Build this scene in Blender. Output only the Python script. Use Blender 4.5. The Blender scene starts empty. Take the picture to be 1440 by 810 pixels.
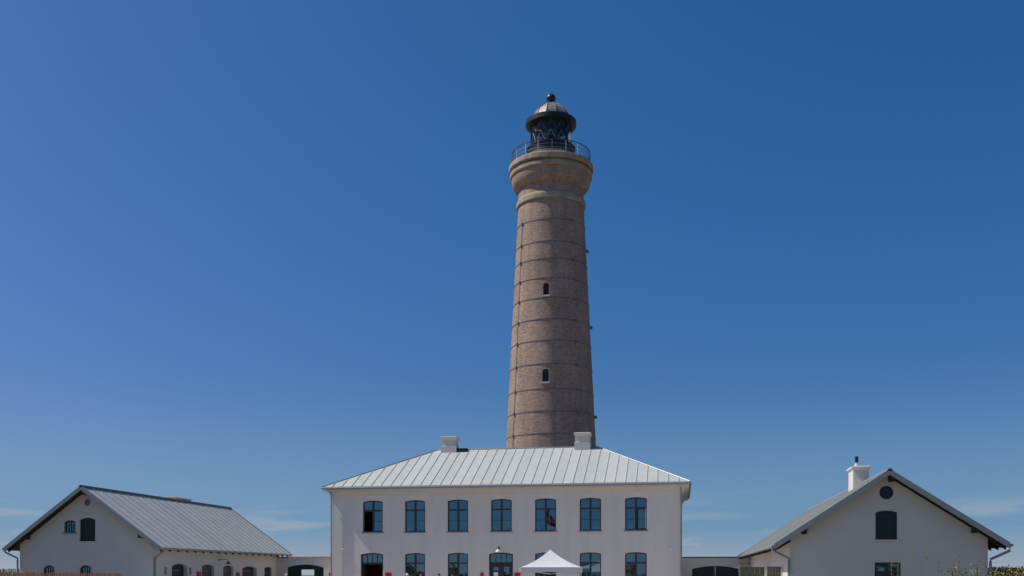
import bpy, bmesh, math, random
from math import sin, cos, pi, radians
from mathutils import Vector, Matrix, noise as mnoise
random.seed(7)
scene = bpy.context.scene
COL = scene.collection

# ------------------------------------------------------------------ camera
YAW = math.atan(237 / 1400)
cd = bpy.data.cameras.new('camera'); cam = bpy.data.objects.new('camera', cd); COL.objects.link(cam)
cam.location = (0, 0, 1.7); cam.rotation_euler = (radians(90), 0, YAW)
cd.sensor_width = 36; cd.sensor_fit = 'HORIZONTAL'; cd.lens = 35; cd.shift_y = 403 / 1440
cd.clip_start = .1; cd.clip_end = 8000
scene.camera = cam

# ------------------------------------------------------------------ sky, sun, exposure
SUN_EL = radians(52.5)
SUN_AZ = radians(5.8)                     # the sun stands to the left (-X), a little towards the viewer (-Y)
to_sun = Vector((-cos(SUN_AZ) * cos(SUN_EL), -sin(SUN_AZ) * cos(SUN_EL), sin(SUN_EL)))
world = bpy.data.worlds.new('World'); scene.world = world; world.use_nodes = True
wn, wl = world.node_tree.nodes, world.node_tree.links
wn.clear()
wout = wn.new('ShaderNodeOutputWorld'); wbg = wn.new('ShaderNodeBackground'); wbg.inputs['Strength'].default_value = .067
sky = wn.new('ShaderNodeTexSky'); sky.sky_type = 'NISHITA'; sky.sun_disc = False
sky.sun_elevation = SUN_EL
sky.sun_rotation = math.atan2(to_sun.x, to_sun.y)
sky.air_density = 1.0; sky.dust_density = 2.0; sky.ozone_density = 6.0; sky.altitude = 0
# thin bands of fair-weather cloud low down, all the way round the horizon
geo = wn.new('ShaderNodeTexCoord')
sep = wn.new('ShaderNodeSeparateXYZ'); wl.new(geo.outputs['Generated'], sep.inputs[0])
mp = wn.new('ShaderNodeMapping'); mp.inputs['Location'].default_value = (4.1, 1, .5); mp.inputs['Scale'].default_value = (3.2, 3.2, 26); wl.new(geo.outputs['Generated'], mp.inputs[0])
nz = wn.new('ShaderNodeTexNoise'); nz.inputs['Scale'].default_value = 2.3; nz.inputs['Detail'].default_value = 7; nz.inputs['Roughness'].default_value = .58
wl.new(mp.outputs[0], nz.inputs['Vector'])
rmp = wn.new('ShaderNodeMapRange'); rmp.inputs[1].default_value = .50; rmp.inputs[2].default_value = .66; wl.new(nz.outputs['Fac'], rmp.inputs[0])
band = wn.new('ShaderNodeMapRange'); band.inputs[1].default_value = .085; band.inputs[2].default_value = .02; wl.new(sep.outputs['Z'], band.inputs[0])
mul = wn.new('ShaderNodeMath'); mul.operation = 'MULTIPLY'; wl.new(rmp.outputs[0], mul.inputs[0]); wl.new(band.outputs[0], mul.inputs[1])
mul2 = wn.new('ShaderNodeMath'); mul2.operation = 'MULTIPLY'; wl.new(mul.outputs[0], mul2.inputs[0]); mul2.inputs[1].default_value = .62
# clear northern air: deeper blue than the standard atmosphere
ssep = wn.new('ShaderNodeSeparateColor'); wl.new(sky.outputs[0], ssep.inputs[0]); scmb = wn.new('ShaderNodeCombineColor')
def wmath(op, src, val):
    n_ = wn.new('ShaderNodeMath'); n_.operation = op; wl.new(src, n_.inputs[0]); n_.inputs[1].default_value = val; return n_.outputs[0]
pw_ = wmath('POWER', ssep.outputs[0], 1.7); rs_ = wmath('MULTIPLY', pw_, .36)
mn_ = wn.new('ShaderNodeMath'); mn_.operation = 'MINIMUM'; wl.new(rs_, mn_.inputs[0]); wl.new(wmath('MULTIPLY', ssep.outputs[0], .85), mn_.inputs[1]); wl.new(mn_.outputs[0], scmb.inputs[0]); wl.new(wmath('MULTIPLY', ssep.outputs[1], .99), scmb.inputs[1]); wl.new(wmath('MULTIPLY', ssep.outputs[2], 1.44), scmb.inputs[2])
# pale summer haze that thickens towards the horizon
hz2 = wn.new('ShaderNodeMapRange'); hz2.interpolation_type = 'SMOOTHSTEP'; hz2.inputs[1].default_value = .20; hz2.inputs[2].default_value = .0; hz2.inputs[4].default_value = .6; wl.new(sep.outputs['Z'], hz2.inputs[0])
hmix = wn.new('ShaderNodeMix'); hmix.data_type = 'RGBA'; wl.new(hz2.outputs[0], hmix.inputs['Factor']); wl.new(scmb.outputs[0], hmix.inputs[6]); hmix.inputs[7].default_value = (3.5, 6.5, 9.9, 1)
hz_ = wn.new('ShaderNodeMapRange'); hz_.inputs[1].default_value = .045; hz_.inputs[2].default_value = .0; hz_.inputs[4].default_value = .55; wl.new(sep.outputs['Z'], hz_.inputs[0])
mx_ = wn.new('ShaderNodeMath'); mx_.operation = 'MAXIMUM'; wl.new(mul2.outputs[0], mx_.inputs[0]); wl.new(hz_.outputs[0], mx_.inputs[1])
cmix = wn.new('ShaderNodeMix'); cmix.data_type = 'RGBA'
wl.new(mx_.outputs[0], cmix.inputs['Factor']); wl.new(hmix.outputs[2], cmix.inputs[6]); cmix.inputs[7].default_value = (8.2, 7.9, 8.2, 1)
wl.new(cmix.outputs[2], wbg.inputs['Color']); wl.new(wbg.outputs[0], wout.inputs['Surface'])
sd = bpy.data.lights.new('sun', 'SUN'); sd.energy = 5.0; sd.angle = radians(.53); sd.color = (1, .925, .825)
sun = bpy.data.objects.new('sun', sd); COL.objects.link(sun); sun.location = (-60, 0, 80)
sun.rotation_euler = to_sun.to_track_quat('Z', 'Y').to_euler()
scene.view_settings.view_transform = 'Standard'; scene.view_settings.look = 'None'
scene.view_settings.gamma = 1; scene.view_settings.use_curve_mapping = False
scene.view_settings.exposure = -.09
scene.render.engine = 'CYCLES'

# ------------------------------------------------------------------ materials
def nd(nt, t, **kw):
    n = nt.nodes.new(t)
    for k_, v in kw.items(): setattr(n, k_, v)
    return n

def new_mat(name):
    m = bpy.data.materials.new(name); m.use_nodes = True
    return m, m.node_tree, m.node_tree.nodes['Principled BSDF']

def mat(name, col, rough=.6, metal=0, var=.12, scale=3, bump=0, bscale=40, stretch=(1, 1, 1), per_obj=0, spec=.4):
    """plain surface whose colour wanders a little, with optional fine relief"""
    m, nt, b = new_mat(name)
    b.inputs['Roughness'].default_value = rough; b.inputs['Metallic'].default_value = metal
    b.inputs['Specular IOR Level'].default_value = spec
    tc = nd(nt, 'ShaderNodeNewGeometry'); mpn = nd(nt, 'ShaderNodeMapping'); mpn.inputs['Scale'].default_value = stretch
    nt.links.new(tc.outputs['Position'], mpn.inputs[0])
    n = nd(nt, 'ShaderNodeTexNoise'); n.inputs['Scale'].default_value = scale; n.inputs['Detail'].default_value = 6; n.inputs['Roughness'].default_value = .6
    nt.links.new(mpn.outputs[0], n.inputs['Vector'])
    mr = nd(nt, 'ShaderNodeMapRange'); mr.inputs[1].default_value = .25; mr.inputs[2].default_value = .75
    mr.inputs[3].default_value = 1 - var; mr.inputs[4].default_value = 1 + var
    nt.links.new(n.outputs['Fac'], mr.inputs[0])
    fac = mr.outputs[0]
    if per_obj:
        oi = nd(nt, 'ShaderNodeObjectInfo'); r2 = nd(nt, 'ShaderNodeMapRange'); r2.inputs[3].default_value = 1 - per_obj; r2.inputs[4].default_value = 1 + per_obj
        nt.links.new(oi.outputs['Random'], r2.inputs[0])
        mm = nd(nt, 'ShaderNodeMath', operation='MULTIPLY'); nt.links.new(fac, mm.inputs[0]); nt.links.new(r2.outputs[0], mm.inputs[1]); fac = mm.outputs[0]
    vm = nd(nt, 'ShaderNodeVectorMath', operation='SCALE'); vm.inputs[0].default_value = col[:3]
    nt.links.new(fac, vm.inputs['Scale']); nt.links.new(vm.outputs[0], b.inputs['Base Color'])
    if bump:
        n2 = nd(nt, 'ShaderNodeTexNoise'); n2.inputs['Scale'].default_value = bscale; n2.inputs['Detail'].default_value = 4
        nt.links.new(mpn.outputs[0], n2.inputs['Vector'])
        bp = nd(nt, 'ShaderNodeBump'); bp.inputs['Strength'].default_value = 1; bp.inputs['Distance'].default_value = bump
        nt.links.new(n2.outputs['Fac'], bp.inputs['Height']); nt.links.new(bp.outputs[0], b.inputs['Normal'])
    return m

def limewash(name, col):
    """lime-washed brickwork: courses show only as relief, with rain streaks and a dirtier foot"""
    m, nt, b = new_mat(name); b.inputs['Roughness'].default_value = .85; b.inputs['Specular IOR Level'].default_value = .2
    g = nd(nt, 'ShaderNodeNewGeometry'); s = nd(nt, 'ShaderNodeSeparateXYZ'); nt.links.new(g.outputs['Position'], s.inputs[0])
    ad = nd(nt, 'ShaderNodeMath', operation='ADD'); nt.links.new(s.outputs[0], ad.inputs[0]); nt.links.new(s.outputs[1], ad.inputs[1])
    cb = nd(nt, 'ShaderNodeCombineXYZ'); nt.links.new(ad.outputs[0], cb.inputs[0]); nt.links.new(s.outputs[2], cb.inputs[1])
    br = nd(nt, 'ShaderNodeTexBrick'); br.inputs['Scale'].default_value = 1; br.inputs['Brick Width'].default_value = .24
    br.inputs['Row Height'].default_value = .075; br.inputs['Mortar Size'].default_value = .007; br.inputs['Mortar Smooth'].default_value = .6
    br.inputs['Color1'].default_value = (1, 1, 1, 1); br.inputs['Color2'].default_value = (.55, .55, .55, 1); br.inputs['Mortar'].default_value = (0, 0, 0, 1)
    nt.links.new(cb.outputs[0], br.inputs['Vector'])
    mp1 = nd(nt, 'ShaderNodeMapping'); mp1.inputs['Scale'].default_value = (1.3, .22, 1); nt.links.new(cb.outputs[0], mp1.inputs[0])
    n = nd(nt, 'ShaderNodeTexNoise'); n.inputs['Scale'].default_value = 1.1; n.inputs['Detail'].default_value = 7; nt.links.new(mp1.outputs[0], n.inputs['Vector'])
    mr = nd(nt, 'ShaderNodeMapRange'); mr.inputs[1].default_value = .25; mr.inputs[2].default_value = .8; mr.inputs[3].default_value = .9; mr.inputs[4].default_value = 1.04
    nt.links.new(n.outputs['Fac'], mr.inputs[0])
    vm = nd(nt, 'ShaderNodeVectorMath', operation='SCALE'); vm.inputs[0].default_value = col; nt.links.new(mr.outputs[0], vm.inputs['Scale'])
    nt.links.new(vm.outputs[0], b.inputs['Base Color'])
    n2 = nd(nt, 'ShaderNodeTexNoise'); n2.inputs['Scale'].default_value = 9; n2.inputs['Detail'].default_value = 5; nt.links.new(cb.outputs[0], n2.inputs['Vector'])
    mx = nd(nt, 'ShaderNodeMath', operation='ADD'); nt.links.new(br.outputs['Color'], mx.inputs[0]); nt.links.new(n2.outputs['Fac'], mx.inputs[1])
    bp = nd(nt, 'ShaderNodeBump'); bp.inputs['Distance'].default_value = .006; bp.inputs['Strength'].default_value = .9
    nt.links.new(mx.outputs[0], bp.inputs['Height']); nt.links.new(bp.outputs[0], b.inputs['Normal'])
    return m

def tower_brick(name):
    """weathered brown brick wrapped round the tower axis"""
    m, nt, b = new_mat(name); b.inputs['Roughness'].default_value = .9; b.inputs['Specular IOR Level'].default_value = .15
    tc = nd(nt, 'ShaderNodeTexCoord'); s = nd(nt, 'ShaderNodeSeparateXYZ'); nt.links.new(tc.outputs['Object'], s.inputs[0])
    at = nd(nt, 'ShaderNodeMath', operation='ARCTAN2'); nt.links.new(s.outputs[1], at.inputs[0]); nt.links.new(s.outputs[0], at.inputs[1])
    ar = nd(nt, 'ShaderNodeMath', operation='MULTIPLY'); ar.inputs[1].default_value = 3.8; nt.links.new(at.outputs[0], ar.inputs[0])
    cb = nd(nt, 'ShaderNodeCombineXYZ'); nt.links.new(ar.outputs[0], cb.inputs[0]); nt.links.new(s.outputs[2], cb.inputs[1])
    br = nd(nt, 'ShaderNodeTexBrick'); br.inputs['Scale'].default_value = 1; br.inputs['Brick Width'].default_value = .25; br.inputs['Row Height'].default_value = .085
    br.inputs['Mortar Size'].default_value = .010; br.inputs['Color1'].default_value = (.405, .285, .22, 1); br.inputs['Color2'].default_value = (.255, .178, .14, 1)
    br.inputs['Mortar'].default_value = (.34, .28, .24, 1); br.inputs['Bias'].default_value = -.15
    nt.links.new(cb.outputs[0], br.inputs['Vector'])
    def nz_(scale, sx, sy, det=6):
        mp_ = nd(nt, 'ShaderNodeMapping'); mp_.inputs['Scale'].default_value = (sx, sy, 1); nt.links.new(cb.outputs[0], mp_.inputs[0])
        n_ = nd(nt, 'ShaderNodeTexNoise'); n_.inputs['Scale'].default_value = scale; n_.inputs['Detail'].default_value = det; n_.inputs['Roughness'].default_value = .65
        nt.links.new(mp_.outputs[0], n_.inputs['Vector']); return n_
    speck = nz_(4.2, .8, 1.3); patch = nz_(.35, 1, .8); streak = nz_(1.0, 1.6, .12)
    def rng(src, a, b_, c, d):
        r = nd(nt, 'ShaderNodeMapRange'); r.inputs[1].default_value = a; r.inputs[2].default_value = b_; r.inputs[3].default_value = c; r.inputs[4].default_value = d
        nt.links.new(src, r.inputs[0]); return r.outputs[0]
    f1 = rng(speck.outputs['Fac'], .3, .7, .84, 1.14); f2 = rng(patch.outputs['Fac'], .3, .7, .78, 1.14); f3 = rng(streak.outputs['Fac'], .35, .75, 1.08, .80)
    m1 = nd(nt, 'ShaderNodeMath', operation='MULTIPLY'); nt.links.new(f1, m1.inputs[0]); nt.links.new(f2, m1.inputs[1])
    m2 = nd(nt, 'ShaderNodeMath', operation='MULTIPLY'); nt.links.new(m1.outputs[0], m2.inputs[0]); nt.links.new(f3, m2.inputs[1])
    vm = nd(nt, 'ShaderNodeVectorMath', operation='SCALE'); nt.links.new(br.outputs['Color'], vm.inputs[0]); nt.links.new(m2.outputs[0], vm.inputs['Scale'])
    nt.links.new(vm.outputs[0], b.inputs['Base Color'])
    h = nd(nt, 'ShaderNodeMath', operation='MULTIPLY_ADD'); nt.links.new(speck.outputs['Fac'], h.inputs[0]); h.inputs[1].default_value = 1.6
    fm = nd(nt, 'ShaderNodeMath', operation='SUBTRACT'); fm.inputs[0].default_value = 1; nt.links.new(br.outputs['Fac'], fm.inputs[1])
    fm2 = nd(nt, 'ShaderNodeMath', operation='MULTIPLY'); fm2.inputs[1].default_value = .25; nt.links.new(fm.outputs[0], fm2.inputs[0]); nt.links.new(fm2.outputs[0], h.inputs[2])
    bp = nd(nt, 'ShaderNodeBump'); bp.inputs['Distance'].default_value = .03; bp.inputs['Strength'].default_value = 1
    nt.links.new(h.outputs[0], bp.inputs['Height']); nt.links.new(bp.outputs[0], b.inputs['Normal'])
    return m

def glass(name, tint=(.55, .8, 1), refl=1.6, through=.5):
    m = bpy.data.materials.new(name); m.use_nodes = True; nt = m.node_tree; nt.nodes.clear()
    o = nd(nt, 'ShaderNodeOutputMaterial'); mx = nd(nt, 'ShaderNodeMixShader'); fr = nd(nt, 'ShaderNodeFresnel'); fr.inputs[0].default_value = refl
    g = nd(nt, 'ShaderNodeBsdfGlossy'); g.inputs['Roughness'].default_value = .015; g.inputs['Color'].default_value = (*tint, 1)
    t = nd(nt, 'ShaderNodeBsdfTransparent'); t.inputs[0].default_value = (through * .9, through, through * .98, 1)
    ge = nd(nt, 'ShaderNodeNewGeometry'); n = nd(nt, 'ShaderNodeTexNoise'); n.inputs['Scale'].default_value = 1.1; n.inputs['Detail'].default_value = 1
    nt.links.new(ge.outputs['Position'], n.inputs['Vector'])
    bp = nd(nt, 'ShaderNodeBump'); bp.inputs['Distance'].default_value = .006; bp.inputs['Strength'].default_value = .5; nt.links.new(n.outputs['Fac'], bp.inputs['Height']); nt.links.new(bp.outputs[0], g.inputs['Normal'])
    nt.links.new(fr.outputs[0], mx.inputs[0]); nt.links.new(t.outputs[0], mx.inputs[1]); nt.links.new(g.outputs[0], mx.inputs[2]); nt.links.new(mx.outputs[0], o.inputs[0])
    return m

def leaf_mat(name, c1, c2):
    m, nt, b = new_mat(name); b.inputs['Roughness'].default_value = .6; b.inputs['Specular IOR Level'].default_value = .25
    ge = nd(nt, 'ShaderNodeNewGeometry')
    mx = nd(nt, 'ShaderNodeMix', data_type='RGBA'); mx.inputs[6].default_value = (*c1, 1); mx.inputs[7].default_value = (*c2, 1)
    nt.links.new(ge.outputs['Random Per Island'], mx.inputs['Factor']); nt.links.new(mx.outputs[2], b.inputs['Base Color'])
    return m

def ground_mat():
    m, nt, b = new_mat('dune_ground'); b.inputs['Roughness'].default_value = .95; b.inputs['Specular IOR Level'].default_value = .1
    ge = nd(nt, 'ShaderNodeNewGeometry')
    n = nd(nt, 'ShaderNodeTexNoise'); n.inputs['Scale'].default_value = .12; n.inputs['Detail'].default_value = 9; n.inputs['Roughness'].default_value = .65
    nt.links.new(ge.outputs['Position'], n.inputs['Vector'])
    r = nd(nt, 'ShaderNodeValToRGB'); e = r.color_ramp.elements
    e[0].position = .36; e[0].color = (.075, .072, .036, 1); e[1].position = .66; e[1].color = (.36, .30, .215, 1)
    k_ = e.new(.5); k_.color = (.155, .13, .072, 1)
    nt.links.new(n.outputs['Fac'], r.inputs[0]); nt.links.new(r.outputs[0], b.inputs['Base Color'])
    bp = nd(nt, 'ShaderNodeBump'); bp.inputs['Distance'].default_value = .08; nt.links.new(n.outputs['Fac'], bp.inputs['Height']); nt.links.new(bp.outputs[0], b.inputs['Normal'])
    return m

M = dict(
    wall=limewash('limewashed_brick', (.69, .65, .595)),
    plaster=mat('limewashed_plaster', (.62, .58, .52), .85, var=.05, scale=.8, bump=.004, bscale=14, spec=.2),
    zinc=mat('zinc_sheet', (.425, .442, .415), .6, 0, spec=.25, var=.07, scale=1.4, stretch=(1.5, 1, .5), per_obj=.05, bump=.004, bscale=1.2),
    zinc_trim=mat('zinc_trim', (.25, .27, .28), .45, .3, var=.1, scale=3),
    brick=tower_brick('weathered_brown_brick'),
    stone=mat('weathered_stone', (.32, .27, .21), .85, var=.35, scale=1.6, bump=.03, bscale=5, spec=.2),
    dark_metal=mat('black_painted_iron', (.022, .024, .027), .4, .2, var=.3, scale=4),
    iron_band=mat('grey_iron_band', (.17, .155, .16), .6, .2, var=.3, scale=2),
    rail=mat('galvanised_rail', (.42, .43, .44), .45, .3, var=.15, scale=2),
    dome=mat('weathered_copper_sheet', (.22, .19, .185), .5, .2, var=.22, scale=2.2, per_obj=.18),
    astragal=mat('pale_glazing_bar', (.40, .40, .38), .45, .1, var=.2, scale=4),
    frame=mat('dark_green_grey_paint', (.028, .034, .033), .45, var=.15, scale=5),
    hatch=mat('bottle_green_boards', (.018, .026, .02), .6, var=.25, scale=6),
    green=mat('moss_green_boards', (.07, .085, .045), .6, var=.2, scale=4),
    grey_door=mat('grey_brown_boards', (.075, .072, .066), .65, var=.2, scale=5),
    glass=glass('window_glass', (.50, .80, .98), 3.1, .62),
    lantern_glass=glass('lantern_glass', (.8, .9, 1), 1.5, .72),
    dark_glass=mat('dark_loft_glass', (.012, .017, .02), .22, var=.1, spec=.35),
    wood_dark=mat('tarred_timber', (.03, .026, .023), .8, var=.3, scale=6),
    interior=mat('dim_interior_paint', (.22, .06, .04), .9, var=.2, scale=2),
    coping=mat('brick_coping', (.30, .17, .13), .85, var=.3, scale=6),
    slate_cope=mat('dark_coping', (.06, .055, .052), .8, var=.3, scale=6),
    red=mat('red_sign_paint', (.50, .012, .03), .4, var=.08, scale=6),
    white_print=mat('white_print', (.8, .8, .78), .5, var=.03),
    paper=mat('white_paper', (.78, .79, .80), .8, var=.04),
    tent=mat('white_tent_fabric', (.60, .585, .60), .6, var=.03, scale=3, bump=.01, bscale=3),
    tent_leg=mat('tent_pole_white', (.62, .62, .62), .35, .3, var=.05),
    paling=mat('chestnut_paling', (.42, .20, .10), .8, var=.5, scale=19, stretch=(1, 1, .15)),
    old_paling=mat('greyed_paling', (.20, .20, .17), .85, var=.4, scale=17, stretch=(1, 1, .15)),
    gravel=mat('pale_gravel', (.45, .41, .36), .95, var=.18, scale=2.5, bump=.02, bscale=50),
    ground=ground_mat(),
    leaf_yellow=leaf_mat('yellow_green_leaves', (.26, .27, .03), (.085, .12, .025)),
    leaf_dark=leaf_mat('dark_pine_foliage', (.028, .032, .017), (.055, .05, .025)),
    leaf_dry=leaf_mat('dry_shrub_foliage', (.30, .23, .075), (.11, .12, .03)),
    grass=leaf_mat('marram_grass', (.36, .31, .17), (.16, .18, .07)),
    bark=mat('bark', (.07, .05, .035), .9, var=.3, scale=8),
    skin=mat('skin', (.50, .30, .22), .55, var=.05), lens=glass('lens_glass', (1, .97, .88), 1.7, .55),
    yellow=mat('brass_lens_frame', (.38, .26, .08), .4, .6, var=.2),
)

# ------------------------------------------------------------------ mesh helpers
ORG = {}
class MB:
    """collects shapes in world coordinates; build() links them as one mesh object"""
    def __init__(s): s.v = []; s.f = []
    def add(s, vs, fs):
        n = len(s.v); s.v += [tuple(p) for p in vs]; s.f += [tuple(i + n for i in f) for f in fs]; return s
    def quad(s, *p): return s.add(p, [tuple(range(len(p)))])
    def box(s, x0, x1, y0, y1, z0, z1):
        return s.add([(x0, y0, z0), (x1, y0, z0), (x1, y1, z0), (x0, y1, z0), (x0, y0, z1), (x1, y0, z1), (x1, y1, z1), (x0, y1, z1)],
                     [(0, 3, 2, 1), (4, 5, 6, 7), (0, 1, 5, 4), (1, 2, 6, 5), (2, 3, 7, 6), (3, 0, 4, 7)])
    def hexa(s, b, t):       # four bottom and four top corners
        return s.add(list(b) + list(t), [(0, 3, 2, 1), (4, 5, 6, 7), (0, 1, 5, 4), (1, 2, 6, 5), (2, 3, 7, 6), (3, 0, 4, 7)])
    def prism(s, poly, off): # polygon of 3D points swept by an offset
        n = len(poly); off = Vector(off); t = [tuple(Vector(p) + off) for p in poly]
        return s.add(list(poly) + t, [tuple(range(n - 1, -1, -1)), tuple(range(n, 2 * n))] + [(i, (i + 1) % n, n + (i + 1) % n, n + i) for i in range(n)])
    def lathe(s, prof, n=48, c=(0, 0), a0=0, cap=True):
        vs = []; fs = []
        for r, z in prof:
            for i in range(n):
                a = a0 + 2 * pi * i / n; vs.append((c[0] + r * cos(a), c[1] + r * sin(a), z))
        for j in range(len(prof) - 1):
            for i in range(n):
                k_ = (i + 1) % n; fs.append((j * n + i, j * n + k_, (j + 1) * n + k_, (j + 1) * n + i))
        if cap:
            fs.append(tuple(range(n - 1, -1, -1))); m_ = (len(prof) - 1) * n; fs.append(tuple(range(m_, m_ + n)))
        return s.add(vs, fs)
    def ring(s, r0, r1, z0, z1, n=64, c=(0, 0)):
        vs = []; fs = []
        for i in range(n):
            a = 2 * pi * i / n
            for r, z in ((r0, z0), (r1, z0), (r1, z1), (r0, z1)): vs.append((c[0] + r * cos(a), c[1] + r * sin(a), z))
        for i in range(n):
            k_ = (i + 1) % n
            for q in range(4): fs.append((4 * i + q, 4 * k_ + q, 4 * k_ + (q + 1) % 4, 4 * i + (q + 1) % 4))
        return s.add(vs, fs)
    def tube(s, pts, r, n=8, r1=None):
        pts = [Vector(p) for p in pts]; vs = []; fs = []; m_ = len(pts)
        for j, p in enumerate(pts):
            d = (pts[min(j + 1, m_ - 1)] - pts[max(j - 1, 0)]).normalized()
            u = d.cross(Vector((0, 0, 1)) if abs(d.z) < .95 else Vector((1, 0, 0))).normalized(); w = d.cross(u)
            rr = r if r1 is None else r + (r1 - r) * j / (m_ - 1)
            for i in range(n):
                a = 2 * pi * i / n; vs.append(tuple(p + u * rr * cos(a) + w * rr * sin(a)))
        for j in range(m_ - 1):
            for i in range(n):
                k_ = (i + 1) % n; fs.append((j * n + i, j * n + k_, (j + 1) * n + k_, (j + 1) * n + i))
        fs.append(tuple(range(n - 1, -1, -1))); fs.append(tuple(range((m_ - 1) * n, m_ * n)))
        return s.add(vs, fs)
    def mesh(s, name, m, org=(0, 0, 0), smooth=None, weld=True):
        me = bpy.data.meshes.new(name)
        me.from_pydata([(x - org[0], y - org[1], z - org[2]) for x, y, z in s.v], [], s.f)
        if weld:
            bm = bmesh.new(); bm.from_mesh(me); bmesh.ops.remove_doubles(bm, verts=bm.verts, dist=1e-5)
            bmesh.ops.recalc_face_normals(bm, faces=bm.faces); bm.to_mesh(me); bm.free()
        if m: me.materials.append(m)
        if smooth is not None:
            me.shade_smooth(); me.set_sharp_from_angle(angle=radians(smooth))
        return me
    def build(s, name, m, parent=None, smooth=None, weld=True):
        org = ORG[parent] if parent else (0, 0, 0)
        o = bpy.data.objects.new(name, s.mesh(name, m, org, smooth, weld)); COL.objects.link(o)
        if parent: o.parent = parent; ORG[o] = org
        else: ORG[o] = (0, 0, 0)
        return o

def tag(o, label, cat, group=None, kind=None):
    if label: o['label'] = label
    if cat: o['category'] = cat
    if group: o['group'] = group
    if kind: o['kind'] = kind
    return o
def thing(name, loc, label, cat, group=None, rz=0):
    o = bpy.data.objects.new(name, None); COL.objects.link(o); o.location = loc; o.rotation_euler.z = rz
    o.empty_display_size = .5; ORG[o] = tuple(loc)
    return tag(o, label, cat, group)
def copy_tree(o, parent, loc, rz=None):
    c = o.copy(); COL.objects.link(c); c.parent = parent; c.location = loc
    if rz is not None: c.rotation_euler.z = rz
    for ch in o.children:
        d = ch.copy(); COL.objects.link(d); d.parent = c
    return c
def place(name, me, parent, loc=(0, 0, 0), rz=0):
    o = bpy.data.objects.new(name, me); COL.objects.link(o); o.parent = parent; o.location = loc; o.rotation_euler.z = rz
    return o

def arch(u0, u1, spring, rise):
    """segmental arch: top height at u"""
    w = (u1 - u0) / 2; c = (u0 + u1) / 2
    if rise <= 0: return lambda u: spring
    R = (w * w + rise * rise) / (2 * rise); zc = spring + rise - R
    return lambda u: zc + math.sqrt(max(R * R - (u - c) ** 2, 0))

def opening(u0, u1, z0, spring, rise=0):
    return dict(u0=u0, u1=u1, bot=lambda u: z0, top=arch(u0, u1, spring, rise), n=8 if rise > 0 else 1)
def round_opening(c, z, r):
    return dict(u0=c - r, u1=c + r, bot=lambda u: z - math.sqrt(max(r * r - (u - c) ** 2, 0)), top=lambda u: z + math.sqrt(max(r * r - (u - c) ** 2, 0)), n=16)

def wall_mesh(mb, u0, u1, zb, top, ops, thick, mp, breaks=()):
    """wall with real openings; mp(u, depth, z) -> world"""
    br = {round(u0, 5), round(u1, 5)} | {round(b_, 5) for b_ in breaks}
    for o in ops:
        for i in range(o['n'] + 1):
            t = i / o['n']
            if o['n'] == 16: t = (1 - cos(pi * t)) / 2
            br.add(round(o['u0'] + (o['u1'] - o['u0']) * t, 5))
    us = sorted(br)
    Q = lambda *p: mb.quad(*[mp(*q) for q in p])
    for a, b_ in zip(us, us[1:]):
        mid = (a + b_) / 2
        cov = sorted([o for o in ops if o['u0'] - 1e-6 < mid < o['u1'] + 1e-6], key=lambda o: o['bot'](mid))
        cur = (zb, zb)
        for o in cov + [None]:
            nx = (top(a), top(b_)) if o is None else (o['bot'](a), o['bot'](b_))
            if max(nx[0] - cur[0], nx[1] - cur[1]) > 1e-4:
                Q((a, 0, cur[0]), (b_, 0, cur[1]), (b_, 0, nx[1]), (a, 0, nx[0]))
                Q((a, thick, cur[0]), (a, thick, nx[0]), (b_, thick, nx[1]), (b_, thick, cur[1]))
            if o:
                if o['bot'](mid) - zb > 1e-3: Q((a, 0, nx[0]), (b_, 0, nx[1]), (b_, thick, nx[1]), (a, thick, nx[0]))
                cur = (o['top'](a), o['top'](b_))
                Q((a, 0, cur[0]), (a, thick, cur[0]), (b_, thick, cur[1]), (b_, 0, cur[1]))
        Q((a, 0, top(a)), (b_, 0, top(b_)), (b_, thick, top(b_)), (a, thick, top(a)))
    for o in ops:
        for u in (o['u0'], o['u1']):
            if o['top'](u) - o['bot'](u) > 1e-3: Q((u, 0, o['bot'](u)), (u, thick, o['bot'](u)), (u, thick, o['top'](u)), (u, 0, o['top'](u)))
    for u in (u0, u1): Q((u, 0, zb), (u, thick, zb), (u, thick, top(u)), (u, 0, top(u)))
    return mb

def strip(mb, u0, u1, zb, zt, d0, d1, n=8):
    """solid between two height functions, local x = u, y = depth"""
    us = [u0 + (u1 - u0) * i / n for i in range(n + 1)]
    poly = [(u, d0, zb(u)) for u in us] + [(u, d0, zt(u)) for u in reversed(us)]
    return mb.prism(poly, (0, d1 - d0, 0))
def pane_poly(u0, u1, zb, zt, d, n=6):
    us = [u0 + (u1 - u0) * i / n for i in range(n + 1)]
    mb = MB(); mb.quad(*([(u, d, zb) for u in (u0, u1)] + [(u, d, zt(u)) for u in reversed(us)])); return mb

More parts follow.
